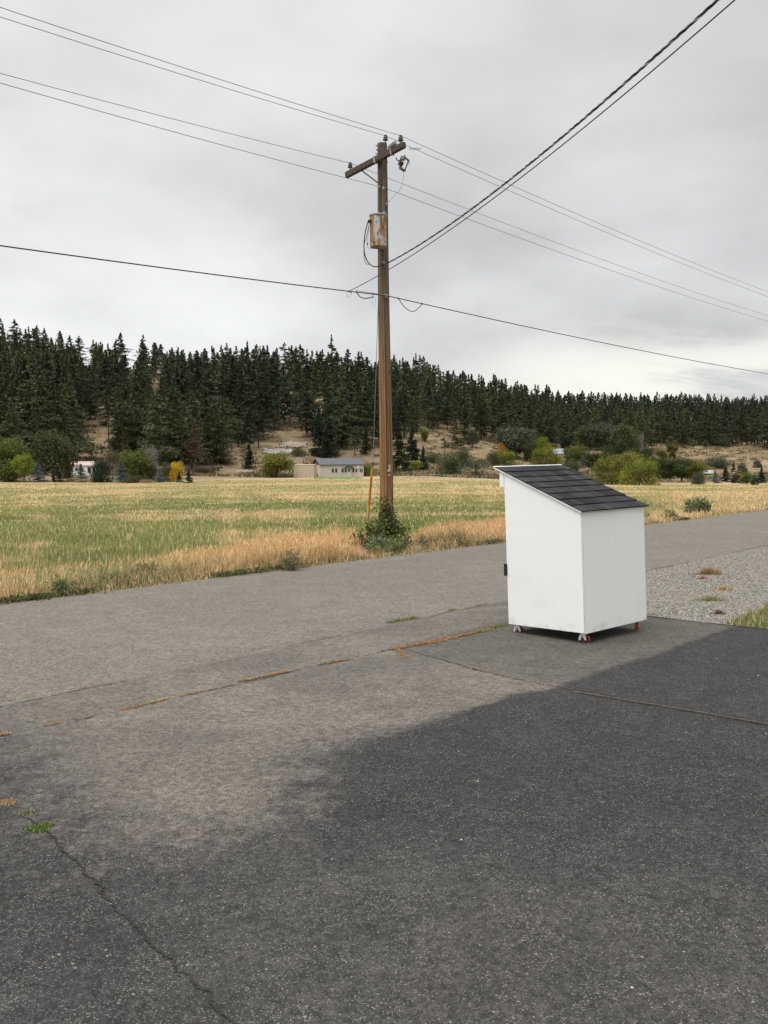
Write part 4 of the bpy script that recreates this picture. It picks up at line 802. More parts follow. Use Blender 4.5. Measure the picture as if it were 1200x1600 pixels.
sh = m.build('shingles', M_shingle, box); ca = sh.data.color_attributes.new('col', 'FLOAT_COLOR', 'POINT'); ca.data.foreach_set('color', np.array(colr, np.float32).ravel())
m = MB(); m.box((-.02, RL-.010, .0145), (W+.047, RL+.004, .021), RM); m.build('ridge_strip', M_trim, box)
def caster(cx, cy, rz, brake=True):
    c_ = bpy.data.objects.new('caster', None); link(c_); c_.parent = box; c_.location = (cx, cy, 0); c_.rotation_euler = (0, 0, rz)
    R_ = .0375; zc_ = -.105+R_+.002+.0
    Mx = Matrix.Translation((.022, 0, zc_)) @ Matrix.Rotation(math.pi/2, 4, 'X')
    m = MB(); m.lathe([(R_-.0065, -.012), (R_-.002, -.013), (R_, -.008), (R_, .008), (R_-.002, .013), (R_-.0065, .012)], 28, Mx); m.build('tyre', M_red, c_, smooth=False)
    m = MB(); m.lathe([(.006, -.0145), (R_-.0065, -.0137), (R_-.006, -.004), (R_-.006, .004), (R_-.0065, .0137), (.006, .0145)], 28, Mx); m.build('wheel_hub', M_black, c_)
    m = MB(); m.box((-.034, -.028, -.007), (.034, .028, -.001)); m.lathe([(.022, -.020), (.026, -.012), (.022, -.007)], 20)
    for s in (-1, 1): m.add([(-.016, s*.018, -.02), (.020, s*.018, -.02), (.032, s*.018, zc_-.008), (.014, s*.018, zc_-.008), (-.016, s*.0205, -.02), (.020, s*.0205, -.02), (.032, s*.0205, zc_-.008), (.014, s*.0205, zc_-.008)], [(0, 1, 2, 3), (7, 6, 5, 4), (0, 4, 5, 1), (1, 5, 6, 2), (2, 6, 7, 3), (3, 7, 4, 0)])
    m.tube([(.022, -.024, zc_), (.022, .024, zc_)], .005, 8); m.box((-.018, -.020, -.024), (.022, .020, -.019)); m.build('fork', M_zinc, c_, bevel=.0008)
    if brake:
        m = MB(); m.box((-.040, -.015, -.052), (-.014, .015, -.028)); m.box((-.046, -.017, -.078), (-.030, .017, -.050), Matrix.Identity(4)); m.box((-.036, -.011, -.030), (-.010, .011, -.018)); m.build('brake_pedal', M_zinc, c_, bevel=.003)
fwd = math.radians(0)
caster(.060, .05, math.radians(-72)); caster(.060, Dp-.075, math.radians(-68)); caster(W-.10, .05, math.radians(30), False); caster(W-.08, Dp-.08, math.radians(60), False)

# ------------------------------------------------------------------ utility pole
PX, PY = .055, 19.0; ZB = -.30
pole = empty('utility_pole', (PX, PY, 0), 'tall brown wooden utility pole with crossarm and rusty transformer beside the road', 'utility pole')
OFF = Vector((PX, PY, 0))
def q_(x, y, Y): return Vector([float(v) for v in gy(x, y, Y)])-OFF
def part(mb, name, mat, parent=pole, smooth=False, bevel=0): return mb.build(name, mat, parent, smooth, bevel)
m = MB(); V = []; Fs = []; sg = 40; nz = 60
for i in range(nz+1):
    z = ZB+(8.42-ZB)*i/nz; r = .150+(.100-.150)*(z-0)/8.4; cx = -.030*z/8.4+.006*math.sin(z*.9); 
    for k in range(sg):
        a = 2*math.pi*k/sg; fl = 1+.014*math.sin(3*a+z*.12)+.010*math.sin(7*a+1.2+z*.2)+.008*math.sin(13*a+z*.35)
        if abs((a-math.radians(262)+math.pi) % (2*math.pi)-math.pi) < .09 and z < 6.3: fl *= .93     # long drying check
        if abs((a-math.radians(238)+math.pi) % (2*math.pi)-math.pi) < .08 and z < 2.6: fl *= .94
        V.append((cx+r*fl*math.cos(a), r*fl*math.sin(a), z))
for i in range(nz):
    for k in range(sg): Fs.append((i*sg+k, i*sg+(k+1) % sg, (i+1)*sg+(k+1) % sg, (i+1)*sg+k))
Fs += [tuple(range(nz*sg, (nz+1)*sg))]; m.add(V, Fs); part(m, 'pole_shaft', M_pole)
m = MB(); m.tube([(-.004+.022-.03*z/8.4, -(.156-.05*z/8.4), z) for z in np.linspace(-.2, 5.3, 14)], .0075, 6); part(m, 'ground_wire', M_cable)
# crossarm
ad = Vector((-N2[0]*1.0, -N2[1], 0)).normalized(); td = Vector((T2[0], T2[1], 0))
ctr = Vector((-.03, 0, 0))-td*.155
eR = ctr+ad*.745; eL = ctr-ad*.88; eR.z = 8.185; eL.z = 7.93
adir = (eR-eL).normalized(); aup = adir.cross(td*-1).normalized(); aup = aup if aup.z > 0 else -aup
AM = Matrix(((adir.x, td.x, aup.x, eL.x), (adir.y, td.y, aup.y, eL.y), (adir.z, td.z, aup.z, eL.z), (0, 0, 0, 1))); AL = (eR-eL).length
m = MB(); m.box((0, -.045, -.058), (AL, .045, .058), AM); part(m, 'crossarm', M_arm, bevel=.006)
def on_arm(s, z=0, y=0): return AM @ Vector((s, y, z))
def brace(p, q): m = MB(); m.tube([p, q], .014, 6); part(m, 'brace', M_arm)
brace(on_arm(.42, -.05, .02), Vector((-.075, -.12, 7.55))); brace(on_arm(AL-.52, -.05, .02), Vector((-.055, -.135, 7.55)))
m = MB(); m.box((.83, -.055, -.07), (.87, .05, .07), AM); m.box((AL-.36, -.052, -.075), (AL-.33, .052, .075), AM); m.tube([on_arm(.93, 0, -.06), on_arm(.93, 0, .3)], .012, 6); part(m, 'arm_bracket', M_galv)
def insulator(base, mat=M_porc, s=1):
    Mx = Matrix.Translation(base) @ Matrix.Scale(s, 4); m = MB(); m.lathe([(.012, -.05), (.012, .02), (.040, .022), (.056, .030), (.050, .052), (.034, .060), (.048, .070), (.042, .092), (.030, .098), (.026, .108), (.034, .116), (.028, .136), (.012, .142)], 18, Mx); return part(m, 'insulator', mat, smooth=False)
iR = on_arm(AL-.09, .09); iL = on_arm(.13, .09); iT = Vector((.045, -.01, 8.46))
for p in (iR, iL, iT): insulator(p)
m = MB(); m.tube([(-.12, -.02, 8.36), (-.16, -.04, 8.38)], .010, 6); m.tube([(-.12, -.02, 8.20), (-.165, -.04, 8.21)], .010, 6); m.tube([(-.12, -.05, 8.28), (-.15, -.05, 8.28)], .014, 6); part(m, 'pole_bolt', M_iron)
# arrester on top of the arm, fused cutout under it
m = MB(); a0 = on_arm(AL-.40, .085, -.03); m.tube([a0, a0+adir*.20+Vector((0, 0, .03))], .036, 12); 
for k in range(4): c0 = a0+adir*(.03+.05*k)+Vector((0, 0, .005+.007*k)); m.tube([c0, c0+adir*.014], .050, 12)
part(m, 'surge_arrester', M_greyporc)
Yc = 18.5
m = MB(); m.tube([q_(619, 246, Yc), q_(620, 250, Yc), q_(625, 251.5, Yc)], .012, 6); m.tube([q_(625, 249, Yc), q_(628, 250, Yc)], .03, 8); m.tube([q_(632, 242.5, Yc), q_(633, 245, Yc)], .014, 6); cut = part(m, 'fused_cutout', M_iron)
def cyl_sk(p, q, r): 
    m = MB(); d = (q-p)
    m.tube([p, q], r*.62, 10)
    for k in range(4): m.tube([p+d*(.08+.24*k), p+d*(.20+.24*k)], r, 12)
    return m
cyl_sk(q_(628, 250, Yc), q_(630.5, 245, Yc), .055).build('insulator', M_greyporc, cut); cyl_sk(q_(625, 258.5, Yc), q_(627.5, 252.5, Yc), .055).build('insulator', M_porc, cut)
m = MB(); m.tube([q_(632, 245.5, Yc), q_(638, 250.5, Yc), q_(639.5, 251.5, Yc)], .02, 8); m.tube([q_(638, 251, Yc), q_(636.5, 256, Yc), q_(633, 265, Yc)], .013, 8); m.tube([q_(625, 259.5, Yc), q_(627, 263.5, Yc), q_(632, 267, Yc)], .028, 8); m.tube([q_(629, 266.5, Yc), q_(634, 266, Yc)], .022, 8); m.build('fuse_tube', M_iron, cut)
m = MB(); m.tube([q_(624, 260.5, Yc), q_(625.5, 265, Yc)], .02, 6); m.tube([q_(637, 252, Yc), q_(641, 254, Yc)], .009, 5); m.tube([q_(637.5, 256, Yc), q_(640, 257, Yc)], .008, 5); m.build('contact_clip', M_galv, cut)
# coil of tail wire and clamp on the right conductor
m = MB(); pts = []
for i in range(120):
    s = i/119; amp = 1.9*(1-.0*s); pts.append(q_(639+17*s+1.2*math.cos(s*62), 232.5+amp*math.sin(s*62)+s*.5, 18.45))
m.tube(pts, .0035, 4); m.tube([q_(656, 233, 18.45), q_(659, 232, 18.45), q_(661, 229, 18.7)], .004, 5); part(m, 'coiled_tail_wire', M_galv)
# transformer
TX, TY = q_(590.8, 360, 18.62).x, 18.60-PY; ZT0 = q_(591, 386, 18.6).z; ZT1 = q_(591, 338, 18.6).z
tr = bpy.data.objects.new('transformer', None); link(tr); tr.parent = pole; tr.location = (TX, TY, ZT0); HT = ZT1-ZT0; RT = .168
tr['label'] = 'grey cylindrical transformer tank covered in orange rust'
m = MB(); m.lathe([(RT-.02, .0), (RT-.004, -.004), (RT, .012), (RT, HT*.5), (RT, HT), (RT-.01, HT+.004)], 40); part(m, 'tank', M_tank, tr, smooth=False)
m = MB(); m.lathe([(RT+.008, HT-.004), (RT+.016, HT+.006), (RT+.012, HT+.026), (RT*.6, HT+.05), (.03, HT+.058)], 36); part(m, 'lid', M_greyporc, tr)
m = MB(); m.box((-.05, .12, HT*.72), (.05, .30, HT*.80)); m.box((-.05, .12, HT*.12), (.05, .30, HT*.20)); m.build('mounting_bracket', M_iron, tr)
def tq(x, y, Y): return q_(x, y, Y)-Vector((TX, TY, ZT0))
for (px, py, s) in ((590, 364, .030), (588, 345, .020), (595.5, 341, .020), (583.5, 377, .016), (602.5, 374, .02)):
    ax = (px-590.8)/1400*18.5; yy = -math.sqrt(max(.0001, RT**2-min(ax*ax, RT*RT*.98))); p = Vector((ax, yy, tq(px, py, 18.45).z)); m = MB(); m.box((p.x-s*.55, p.y-s, p.z-s*.9), (p.x+s*.55, p.y+.01, p.z+s*.9)); m.build('lug', M_tank, tr, bevel=.004)
b0 = tq(600.3, 336, 18.6); b1 = tq(601.5, 326, 18.6); cyl_sk(b0, b0+(b1-b0)*.65, .042).build('bushing', M_greyporc, tr)
m = MB(); m.tube([b0+(b1-b0)*.6, b1, b1+Vector((.02, 0, .09))], [.055, .042, .014], 10); m.build('bushing_cap', M_cable, tr)
m = MB(); p = tq(576, 345, 18.52); m.tube([p, p+Vector((.06, 0, 0))], .028, 10); m.tube([p+Vector((0, 0, .02)), p+Vector((0, 0, -.045))], .016, 8); m.tube([p+Vector((.03, .0, -.03)), p+Vector((.05, 0, -.07))], .014, 8); m.build('secondary_terminal', M_cable, tr)
def curve_pts(P, n=24):
    P = [Vector(p) for p in P]; out = []; Q = [P[0]*2-P[1]]+P+[P[-1]*2-P[-2]]
    for i in range(len(P)-1):
        a, b, c_, d = Q[i:i+4]
        for k in range(n//len(P)+3): t = k/(n//len(P)+3); out.append(.5*((2*b)+(c_-a)*t+(2*a-5*b+4*c_-d)*t*t+(3*b-a-3*c_+d)*t**3))
    return out+[P[-1]]
m = MB(); m.tube(curve_pts([q_(575, 346, 18.5), q_(571, 362, 18.5), q_(568.8, 382, 18.5), q_(570, 398, 18.5), q_(575.5, 410, 18.55), q_(584, 416.5, 18.7), q_(594, 415.5, 18.84), q_(603, 411, 18.84)]), .011, 6); part(m, 'secondary_lead', M_cable)
m = MB(); m.tube(curve_pts([q_(577, 349, 18.5), q_(573, 368, 18.5), q_(569.5, 380, 18.5), q_(568.6, 396, 18.5), q_(571, 410, 18.55), q_(577, 414, 18.6)]), .006, 5); m.tube(curve_pts([q_(576.5, 352, 18.5), q_(574.6, 372, 18.5), q_(574, 384, 18.5), q_(577, 388, 18.55), q_(582, 389.5, 18.7)]), .004, 5); m.tube([q_(574.3, 380, 18.5), q_(574.2, 382.5, 18.5)], .014, 6); part(m, 'secondary_lead', M_cable)
m = MB(); m.tube(curve_pts([q_(602.5, 321, 18.6), q_(606, 316, 18.6), q_(613, 309, 18.6), q_(622, 300, 18.55), q_(628, 290, 18.5), q_(630, 279, 18.5), q_(631.5, 267, 18.5)]), .0045, 5); m.tube(curve_pts([q_(602.3, 322.5, 18.6), q_(605, 317, 18.6), q_(609, 313, 18.6)]), .011, 6); part(m, 'primary_lead', M_galv)
m = MB(); m.tube([q_(596, 408, 18.84), q_(604, 413.5, 18.84)], .012, 6); m.tube([q_(598.5, 409, 18.8), q_(601, 412, 18.8)], .02, 6); part(m, 'service_clamp', M_galv)
m = MB(); m.tube([q_(590, 291, 18.86), q_(598, 293.5, 18.84), q_(601.5, 293.8, 18.84)], .011, 6); m.tube([q_(599, 291.5, 18.83), q_(599, 296, 18.83)], .022, 8); m.tube([q_(592.5, 289, 18.86), q_(592.5, 293, 18.86)], .016, 6); part(m, 'neutral_clamp', M_galv)
m = MB(); m.tube([q_(600, 461.5, 18.84), q_(606.5, 462.5, 18.84)], .018, 8); m.tube([q_(603, 459.5, 18.84), q_(603, 465, 18.84)], .018, 6); part(m, 'cable_clamp', M_galv)
m = MB(); m.box((-.075, -.22, 8.0), (-.045, -.19, 8.05)); part(m, 'arm_bolt', M_iron)
# number tag: small pale metal characters nailed to the shaft
def text_part(s, px, py, size, name='number_tag'):
    cu = bpy.data.curves.new('digits', 'FONT'); cu.body = s; cu.size = size; cu.extrude = .0012; cu.align_x = 'CENTER'; cu.offset = .0022; to = bpy.data.objects.new('digits', cu); link(to); bpy.context.view_layer.update()
    me = bpy.data.meshes.new_from_object(to.evaluated_get(bpy.context.evaluated_depsgraph_get())); bpy.data.objects.remove(to); me.materials.clear(); me.materials.append(M_trim)
    o = mobj(name, me, pole); p = q_(px, py, 18.85); dx = p.x+.005; ang_ = math.asin(max(-.95, min(.95, dx/.147))); o.location = (.151*math.sin(ang_)+.002, -.153*math.cos(ang_), p.z); o.rotation_euler = (math.pi/2, 0, ang_); return o
text_part('N', 608, 729, .055); text_part('8', 608, 732.5, .055); text_part('24', 607.0, 736.6, .062)
m = MB(); p = q_(607.6, 742, 18.858); m.lathe([(.001, 0), (.013, .001), (.013, .005), (.001, .006)], 14, Matrix.Translation((p.x, p.y+.012, p.z)) @ Matrix.Rotation(math.pi/2, 4, 'X')); part(m, 'pole_tag', M_trim)
# guy wire with its coloured guard
gw = empty('guy_wire', gy(573, 832, 24.0), 'thin steel guy wire with orange and yellow guard left of the pole', 'guy wire'); GO = Vector(gw.location)
def gq(x, y, Y): return Vector([float(v) for v in gy(x, y, Y)])-GO
m = MB(); m.tube([gq(591, 470, 19.14), gq(583, 722, 22.5)], .007, 5); m.tube([gq(583, 722, 22.5), gq(574, 836, 24.0)], .007, 5); m.build('wire', M_galv, gw)
M = Mat('guard_plastic', .45, .4); zc2 = sep(M, M.c.outputs['Object'])[2]; c = M.mix(M.mr(M.noise(1, 2, .5, M.vec((.1, .1, 2.3), (3, 1, .2))), .44, .53), (.92, .50, .02), (.85, .17, .025)); M.col(c)
m = MB(); m.tube([gq(582, 727, 22.6), gq(579.5, 757, 23), gq(573, 834, 24.0)], [.032, .030, .030], 10); m.build('guy_guard', M.m, gw)
m = MB(); m.tube([gq(582.8, 722, 22.55), gq(582, 727.5, 22.6)], .028, 8); m.tube([gq(581, 723, 22.5), gq(585, 724, 22.5)], .012, 6); m.build('guard_clamp', M_iron, gw)

# ------------------------------------------------------------------ overhead lines
def solve_t(p0, d, px):
    lo, hi = .0, 60.
    f = lambda t: proj(p0+np.array([d[0]*t, d[1]*t, 0]))[0]-px
    s0 = f(0.)
    if d[1] < 0: hi = (p0[1]-.5)/abs(d[1])
    for _ in range(60):
        mid = (lo+hi)/2
        if (f(mid) > 0) == (s0 > 0): lo = mid
        else: hi = mid
    return lo
def half_line(p0, sgn, px, py, span=52., c=.0008):
    d = T2*sgn; t = solve_t(p0, d, px); Y = p0[1]+d[1]*t; zt = gy(px, py, Y)[2]; a = (zt-p0[2]-c*t*t)/t
    return [(p0[0]+d[0]*s, p0[1]+d[1]*s, p0[2]+a*s+c*s*s) for s in np.linspace(0, span, 40)]
def line(name, p0, left, right, r, mat, label, cat='power line', cl=.0008, cr=.0008, splr=.0):
    p0 = np.array([float(v) for v in p0]); A_ = half_line(p0, -1, 0, left, c=cl); B_ = half_line(p0, 1, 1200, right, c=cr)
    m = MB(); m.tube(A_[::-1]+B_[1:], r, 6); 
    o = m.build(name, mat); return tag(o, label, cat, None)
W_ = lambda v: np.array(v)+np.array(OFF)
cl_ = .0016
line('power_line', W_(iR+Vector((0, 0, .125))), 12, 456, .0052, M_alu, 'topmost thin power line, resting on the insulator at the crossarm right end', cl=cl_)
line('power_line', W_(iT+Vector((0, 0, .12))), 27, 463.5, .0052, M_alu, 'thin power line resting on the insulator on the pole top', cl=cl_)
line('power_line', W_(iL+Vector((0, 0, .12))), 115, 493, .0052, M_alu, 'thin power line resting on the insulator at the crossarm left end', cl=cl_)
line('power_line', gy(599, 293, 18.84), 130, 502, .0052, M_alu, 'lowest thin power line, clamped to the pole just under the crossarm braces', cl=cl_)
tele0 = gy(604, 462, 18.82); line('telephone_cable', tele0, 384, 584, .0105, M_cable, 'thick dark communication cable crossing the pole below the transformer', 'cable', cl=.0012, cr=.0006)
def tp(px, side): # a point on the cable at image column px
    d = T2*side; t = solve_t(tele0, d, px); a = half_line(tele0, side, 0 if side < 0 else 1200, 384 if side < 0 else 584, c=.0012 if side < 0 else .0006); s = np.linspace(0, 52., 40); return Vector((np.interp(t, s, [p[0] for p in a]), np.interp(t, s, [p[1] for p in a]), np.interp(t, s, [p[2] for p in a])))
hw = empty('cable_hardware', tele0, 'looped slack wires and clamps hanging from the communication cable at the pole', 'cable hardware'); HO = Vector([float(v) for v in tele0])
pl = tp(545, -1); pm = tp(557, -1); pe = tp(582, -1); pr1 = tp(622, 1); pr2 = tp(660, 1); d_ = Vector((0, 0, -1))
m = MB(); m.tube(curve_pts([pm-HO, pm+(pe-pm)*.25+d_*.09-HO, pm+(pe-pm)*.6+d_*.10-HO, pe+d_*.06-HO, pe+Vector((.02, 0, -.03))-HO]), .010, 6); m.build('slack_loop', M_cable, hw)
m = MB(); m.tube(curve_pts([pr1-HO, pr1+(pr2-pr1)*.3+d_*.17-HO, pr1+(pr2-pr1)*.65+d_*.20-HO, pr2-HO]), .008, 6); m.build('slack_loop', M_cable, hw)
for c_, rx, rz_, n_ in ((pl+Vector((.0, 0, -.055)), .045, .055, 16), (pe+Vector((.03, -.05, -.16)), .035, .11, 18)):
    m = MB(); m.tube([c_-HO+Vector((rx*math.sin(6.28*i/n_), .0, rz_*math.cos(6.28*i/n_))) for i in range(n_+1)], .0035, 5); m.build('wire_ring', M_galv, hw)
m = MB()
for p in (pl, pl+Vector((.04, .04, -.01)), pm, pe, pr1, pr2): m.tube([p-HO+Vector((-.012, 0, .012)), p-HO+Vector((.012, 0, -.012))], .017, 6)
m.build('wire_clamp', M_iron, hw)
m = MB(); a = tp(556, -1)-HO; b = tp(600, -1)-HO; m.tube([a+Vector((0, 0, .03)), b+Vector((0, 0, .012))], .007, 5); m.build('steel_strand', M_galv, hw)
def drop(P0, px, py, Ymid, sag, ext, n):
    P0 = np.array([float(v) for v in P0]); P1 = gy(px, py, Ymid); d = P1-P0; L_ = np.hypot(d[0], d[1]); c = sag*4/L_**2; a = (d[2]-c*L_*L_)/L_; out = []
    for s in np.linspace(0, L_*ext, n): out.append(Vector((P0[0]+d[0]*s/L_, P0[1]+d[1]*s/L_, P0[2]+a*s+c*s*s)))
    return out, a, c, L_
P_, *_ = drop(gy(603.5, 412, 18.84), 1121, 0, 8.0, .20, 2.1, 900)
def twist(P_, r0, pitch, ph, amp):
    out = []; L_ = 0
    for i, p in enumerate(P_):
        if i: L_ += (P_[i]-P_[i-1]).length
        d = (P_[min(i+1, len(P_)-1)]-P_[max(i-1, 0)]).normalized(); s = Vector((0, 0, 1)).cross(d).normalized(); u = d.cross(s); w = L_/pitch*6.283+ph; out.append(p+(s*math.cos(w)+u*math.sin(w))*amp)
    return out
sc2 = empty('service_cable', P_[0], 'thick twisted black service cable running from the pole over the driveway to upper right', 'service cable')
for k in range(3):
    m = MB(); o_ = [p-P_[0] for p in twist(P_, 0, .42, k*2.094, .0085)]; m.tube(o_, .0072, 5); m.build('cable_strand' if k < 2 else 'bare_neutral', M_cable if k < 2 else M_galv, sc2)
Q_, *_ = drop(np.array(pl), 1148, 0, 8.0, .22, 2.1, 60)
m = MB(); m.tube(Q_, .0072, 6); o = m.build('phone_drop_wire', M_cable); tag(o, 'smooth thin black wire running alongside the twisted service cable', 'cable')

# ------------------------------------------------------------------ shrub at the pole foot and roadside forbs
def leafy(name, c, w, h, nst, nlf, leaf, cols, label, cat='shrub', spire=0, seed=1, up=.8):
    r = np.random.default_rng(seed); root = empty(name, c, label, cat); m = MB(); LV = []; LC = []
    for i in range(nst):
        a = r.random()*6.28; rr = w/2*math.sqrt(r.random()); hh = h*(.45+.55*r.random())*(1-.35*(rr/(w/2))**2)
        if i < spire: rr *= .25; hh = h*(1.05+.25*r.random())
        b = Vector((.25*rr*math.cos(a), .25*rr*math.sin(a), -.05)); t = Vector((rr*math.cos(a), rr*math.sin(a), hh)); md = b.lerp(t, .5)+Vector((0, 0, .08*h)); m.tube([b, md, t], [.006, .0045, .002], 4)
        n = nlf//nst; s = .15+.85*r.random(n)**.7; P = np.array([tuple((b*(1-x)**2+md*2*x*(1-x)+t*x*x)) for x in s]); P += r.normal(size=(n, 3))*(.035+.03*h)*np.array([1, 1, .7]); LV.append(rot_tris(P, leaf*(.6+.8*r.random(n)), r, .9)); cc = np.array(cols[int(r.integers(0, len(cols)))])*(.65+.7*r.random((n, 1))); LC.append(np.repeat(cc, 3, 0))
    m.build('stems', M_bark, root); V = np.concatenate(LV); V[:, 2] = np.maximum(V[:, 2], -.05); mobj('leaves', np_mesh('leaves', V, np.arange(len(V)).reshape(-1, 3), M_blade, cols=np.concatenate(LC)), root); return root
DG = (.050, .066, .020); MG = (.085, .108, .034); SG = (.17, .185, .10); LG = (.20, .23, .065)
def gp(x, y, Y, dz=0): p = gy(x, y, Y); return (p[0], p[1], hz(p[0], p[1])+dz)
leafy('shrub', gp(604, 850, 18.5), .86, 1.02, 60, 7600, .044, [DG, MG, DG, LG], 'dark green leafy shrub hiding the foot of the utility pole', spire=8, seed=3)
leafy('shrub', gp(592, 860, 17.75), 1.15, .50, 52, 4600, .036, [SG, MG, SG, LG], 'grey-green weedy shrub in front of the dark shrub at the pole foot', seed=4)
leafy('shrub', gp(562, 862, 17.6), .26, .72, 9, 1100, .040, [DG, MG], 'slim upright dark weed left of the shrub at the pole foot', 'weed', seed=5)
leafy('weed', gp(622, 862, 17.9), .45, .40, 16, 1000, .035, [SG, LG], 'pale green weed right of the shrub at the pole foot', 'weed', seed=6)
leafy('weed', gp(1090, 800, 31.5), .95, .85, 40, 3600, .06, [SG, (.14, .18, .07)], 'tall feathery green weed at the road edge on the right', 'weed', seed=7)
leafy('weed', gp(1002, 812, 27.5), .5, .5, 18, 1200, .05, [SG, LG], 'green weed at the road edge just right of the white box', 'weed', seed=8)
leafy('weed', gp(1045, 815, 28.5), .5, .45, 16, 1000, .05, [SG, MG], 'green weed between the tall feathery weed and the white box', 'weed', seed=9)
leafy('weed', gp(232, 905, 14.0), .42, .48, 22, 1300, .030, [SG, MG, (.22, .17, .09)], 'dark twiggy weed at the road edge on the left', 'weed', seed=10)
leafy('weed', gp(455, 885, 14.9), .35, .5, 14, 800, .028, [SG, (.25, .19, .10)], 'greyish weed within the tall tan grass left of the pole', 'weed', seed=11)
leafy('weed', gp(712, 848, 19.2), .40, .36, 14, 900, .030, [SG, (.18, .15, .09)], 'olive weed at the road edge midway between the pole and the white box', 'weed', seed=15)
leafy('weed', gp(95, 922, 12.4), .40, .30, 16, 1000, .026, [MG, SG], 'low green weed at the road edge near the left border', 'weed', seed=16)
leafy('weed', gp(660, 858, 18.6), .4, .42, 12, 700, .03, [(.20, .17, .12), SG], 'brownish weed right of the pole at the road edge', 'weed', seed=12)
for i in range(46):   # dark low growth right at the asphalt edge, one thing each
    pass
def edge_growth():
    r = RNG; N = 900; tt = -9+36*r.random(N); k = fbm(tt*1.1+7, tt*0, 3) > .50; tt = tt[k]; nn = N_FAR+.0+.16*r.random(len(tt)); X = T2[0]*tt+N2[0]*nn; Y = T2[1]*tt+N2[1]*nn; nb = 45
    P0 = np.repeat(np.stack([X, Y, height(X, Y)], -1), nb, 0); n_ = len(P0); P0[:, :2] += r.normal(size=(n_, 2))*.07; P0[:, 2] += r.random(n_)*.10
    V = rot_tris(P0, .028*(.5+r.random(n_)), r, .8); c = np.repeat(np.where((r.random(len(tt)) < .75)[:, None], np.array(DG)*1.15, np.array([.2, .13, .07])), nb, 0)*(.6+.8*r.random((n_, 1))); return V, np.arange(len(V)).reshape(-1, 3), np.repeat(c, 3, 0)
o = grass_obj('edge_weeds', [edge_growth()]); tag(o, 'low dark creeping weeds along the far asphalt edge', 'weeds', kind='stuff')

# ------------------------------------------------------------------ buildings and far things
M_pink = simple('pink_siding', (.52, .43, .39), (.60, .50, .45), 1.5, .85); M_tan = simple('tan_siding', (.42, .34, .25), (.48, .39, .29), 1.5, .85)
M_roofg = simple('grey_metal_roof', (.045, .048, .053), (.066, .069, .074), .8, .5, stretch=(6, 1, 1)); M_brown = simple('brown_gable', (.13, .055, .038), (.18, .08, .055), 2, .9)
M_glass = simple('dark_glass', (.02, .022, .025), (.035, .038, .042), 2, .12, spec=.6); M_wht = simple('far_white', (.60, .59, .57), (.72, .71, .69), 1, .7); M_rooft = simple('faded_roof', (.36, .27, .22), (.44, .34, .29), 1, .8); M_roofb = simple('blue_grey_roof', (.20, .235, .26), (.26, .30, .33), 1, .5); M_dk = simple('dark_steel', (.02, .02, .022), (.04, .04, .042), 2, .6)
def house(name, u_, yb, rot, Lx, Dy, hw_, hr, wall, roof, gable, label, cat='house', over=.3, wins=(), door=None, extra=None, dz=0):
    p = on_ground(u_, yb); root = empty(name, p, label, cat, None, rot)
    m = MB(); m.box((0, 0, -.8), (Lx, Dy, hw_)); wb = m.build('wall', wall, root)
    m = MB(); y2 = Dy/2; m.add([(-.005, -.0, hw_), (-.005, Dy, hw_), (-.005, y2, hw_+hr), (.1, 0, hw_), (.1, Dy, hw_), (.1, y2, hw_+hr)], [(0, 1, 2), (5, 4, 3), (0, 2, 5, 3), (1, 4, 5, 2)]); m.add([(Lx+.005, 0, hw_), (Lx+.005, Dy, hw_), (Lx+.005, y2, hw_+hr), (Lx-.1, 0, hw_), (Lx-.1, Dy, hw_), (Lx-.1, y2, hw_+hr)], [(2, 1, 0), (3, 4, 5), (3, 5, 2, 0), (2, 5, 4, 1)]); m.build('gable', gable, root)
    m = MB(); s = hr/y2; t = .14
    for sgn in (0, 1):
        f = (lambda y: y) if sgn == 0 else (lambda y: Dy-y)
        V = [(-over, f(-over), hw_-s*over+.02), (Lx+over, f(-over), hw_-s*over+.02), (Lx+over, f(y2), hw_+hr+.02), (-over, f(y2), hw_+hr+.02)]; V += [(x, y, z+t) for x, y, z in V]
        m.add(V, [(0, 3, 2, 1), (4, 5, 6, 7), (0, 1, 5, 4), (1, 2, 6, 5), (2, 3, 7, 6), (3, 0, 4, 7)])
    rf = m.build('roof', roof, root)
    for (x, z, w, h) in wins:
        m = MB(); m.box((x-.07, -.06, z-.07), (x+w+.07, .0-.002, z+h+.07)); wf = m.build('window', M_wht, root); m = MB(); m.box((x, -.075, z), (x+w, -.062, z+h)); m.build('pane', M_glass, wf)
    if extra: extra(root, rf)
    return root
def pink_extra(root, rf):
    m = MB(); m.box((6.05, -.06, 0), (6.95, -.002, 2.0)); d = m.build('door', M_wht, root); m = MB(); m.box((6.3, -.075, 1.1), (6.7, -.062, 1.8)); m.build('pane', M_glass, d)
    m = MB(); V = []; Fs = []
    for i in range(9):
        a = math.pi*i/8; V += [(6.5-1.15*math.cos(a), -.03, 1.75+.65*math.sin(a)), (6.5-1.15*math.cos(a), -.95, 1.60+.60*math.sin(a))]
    for i in range(8): Fs.append((2*i, 2*i+1, 2*i+3, 2*i+2))
    m.add(V, Fs); aw = m.build('awning', M_dk, root); so_ = aw.modifiers.new('thick', 'SOLIDIFY'); so_.thickness = .05
    m = MB(); m.box((7.85+.5, -.3, 1.95), (8.35+.4, -.003, 2.45)); m.build('vent_box', M_wht, root)
    for x, y in ((3.3, 2.0), (8.0, 3.4)): m = MB(); m.tube([(x, y, 2.7), (x, y, 4.5 if x < 5 else 4.35)], .10, 8); m.build('chimney', M_galv, rf)
    m = MB(); m.tube([(9.75, -.05, 0), (9.75, -.05, 2.6)], .05, 6); m.build('downpipe', M_wht, root)
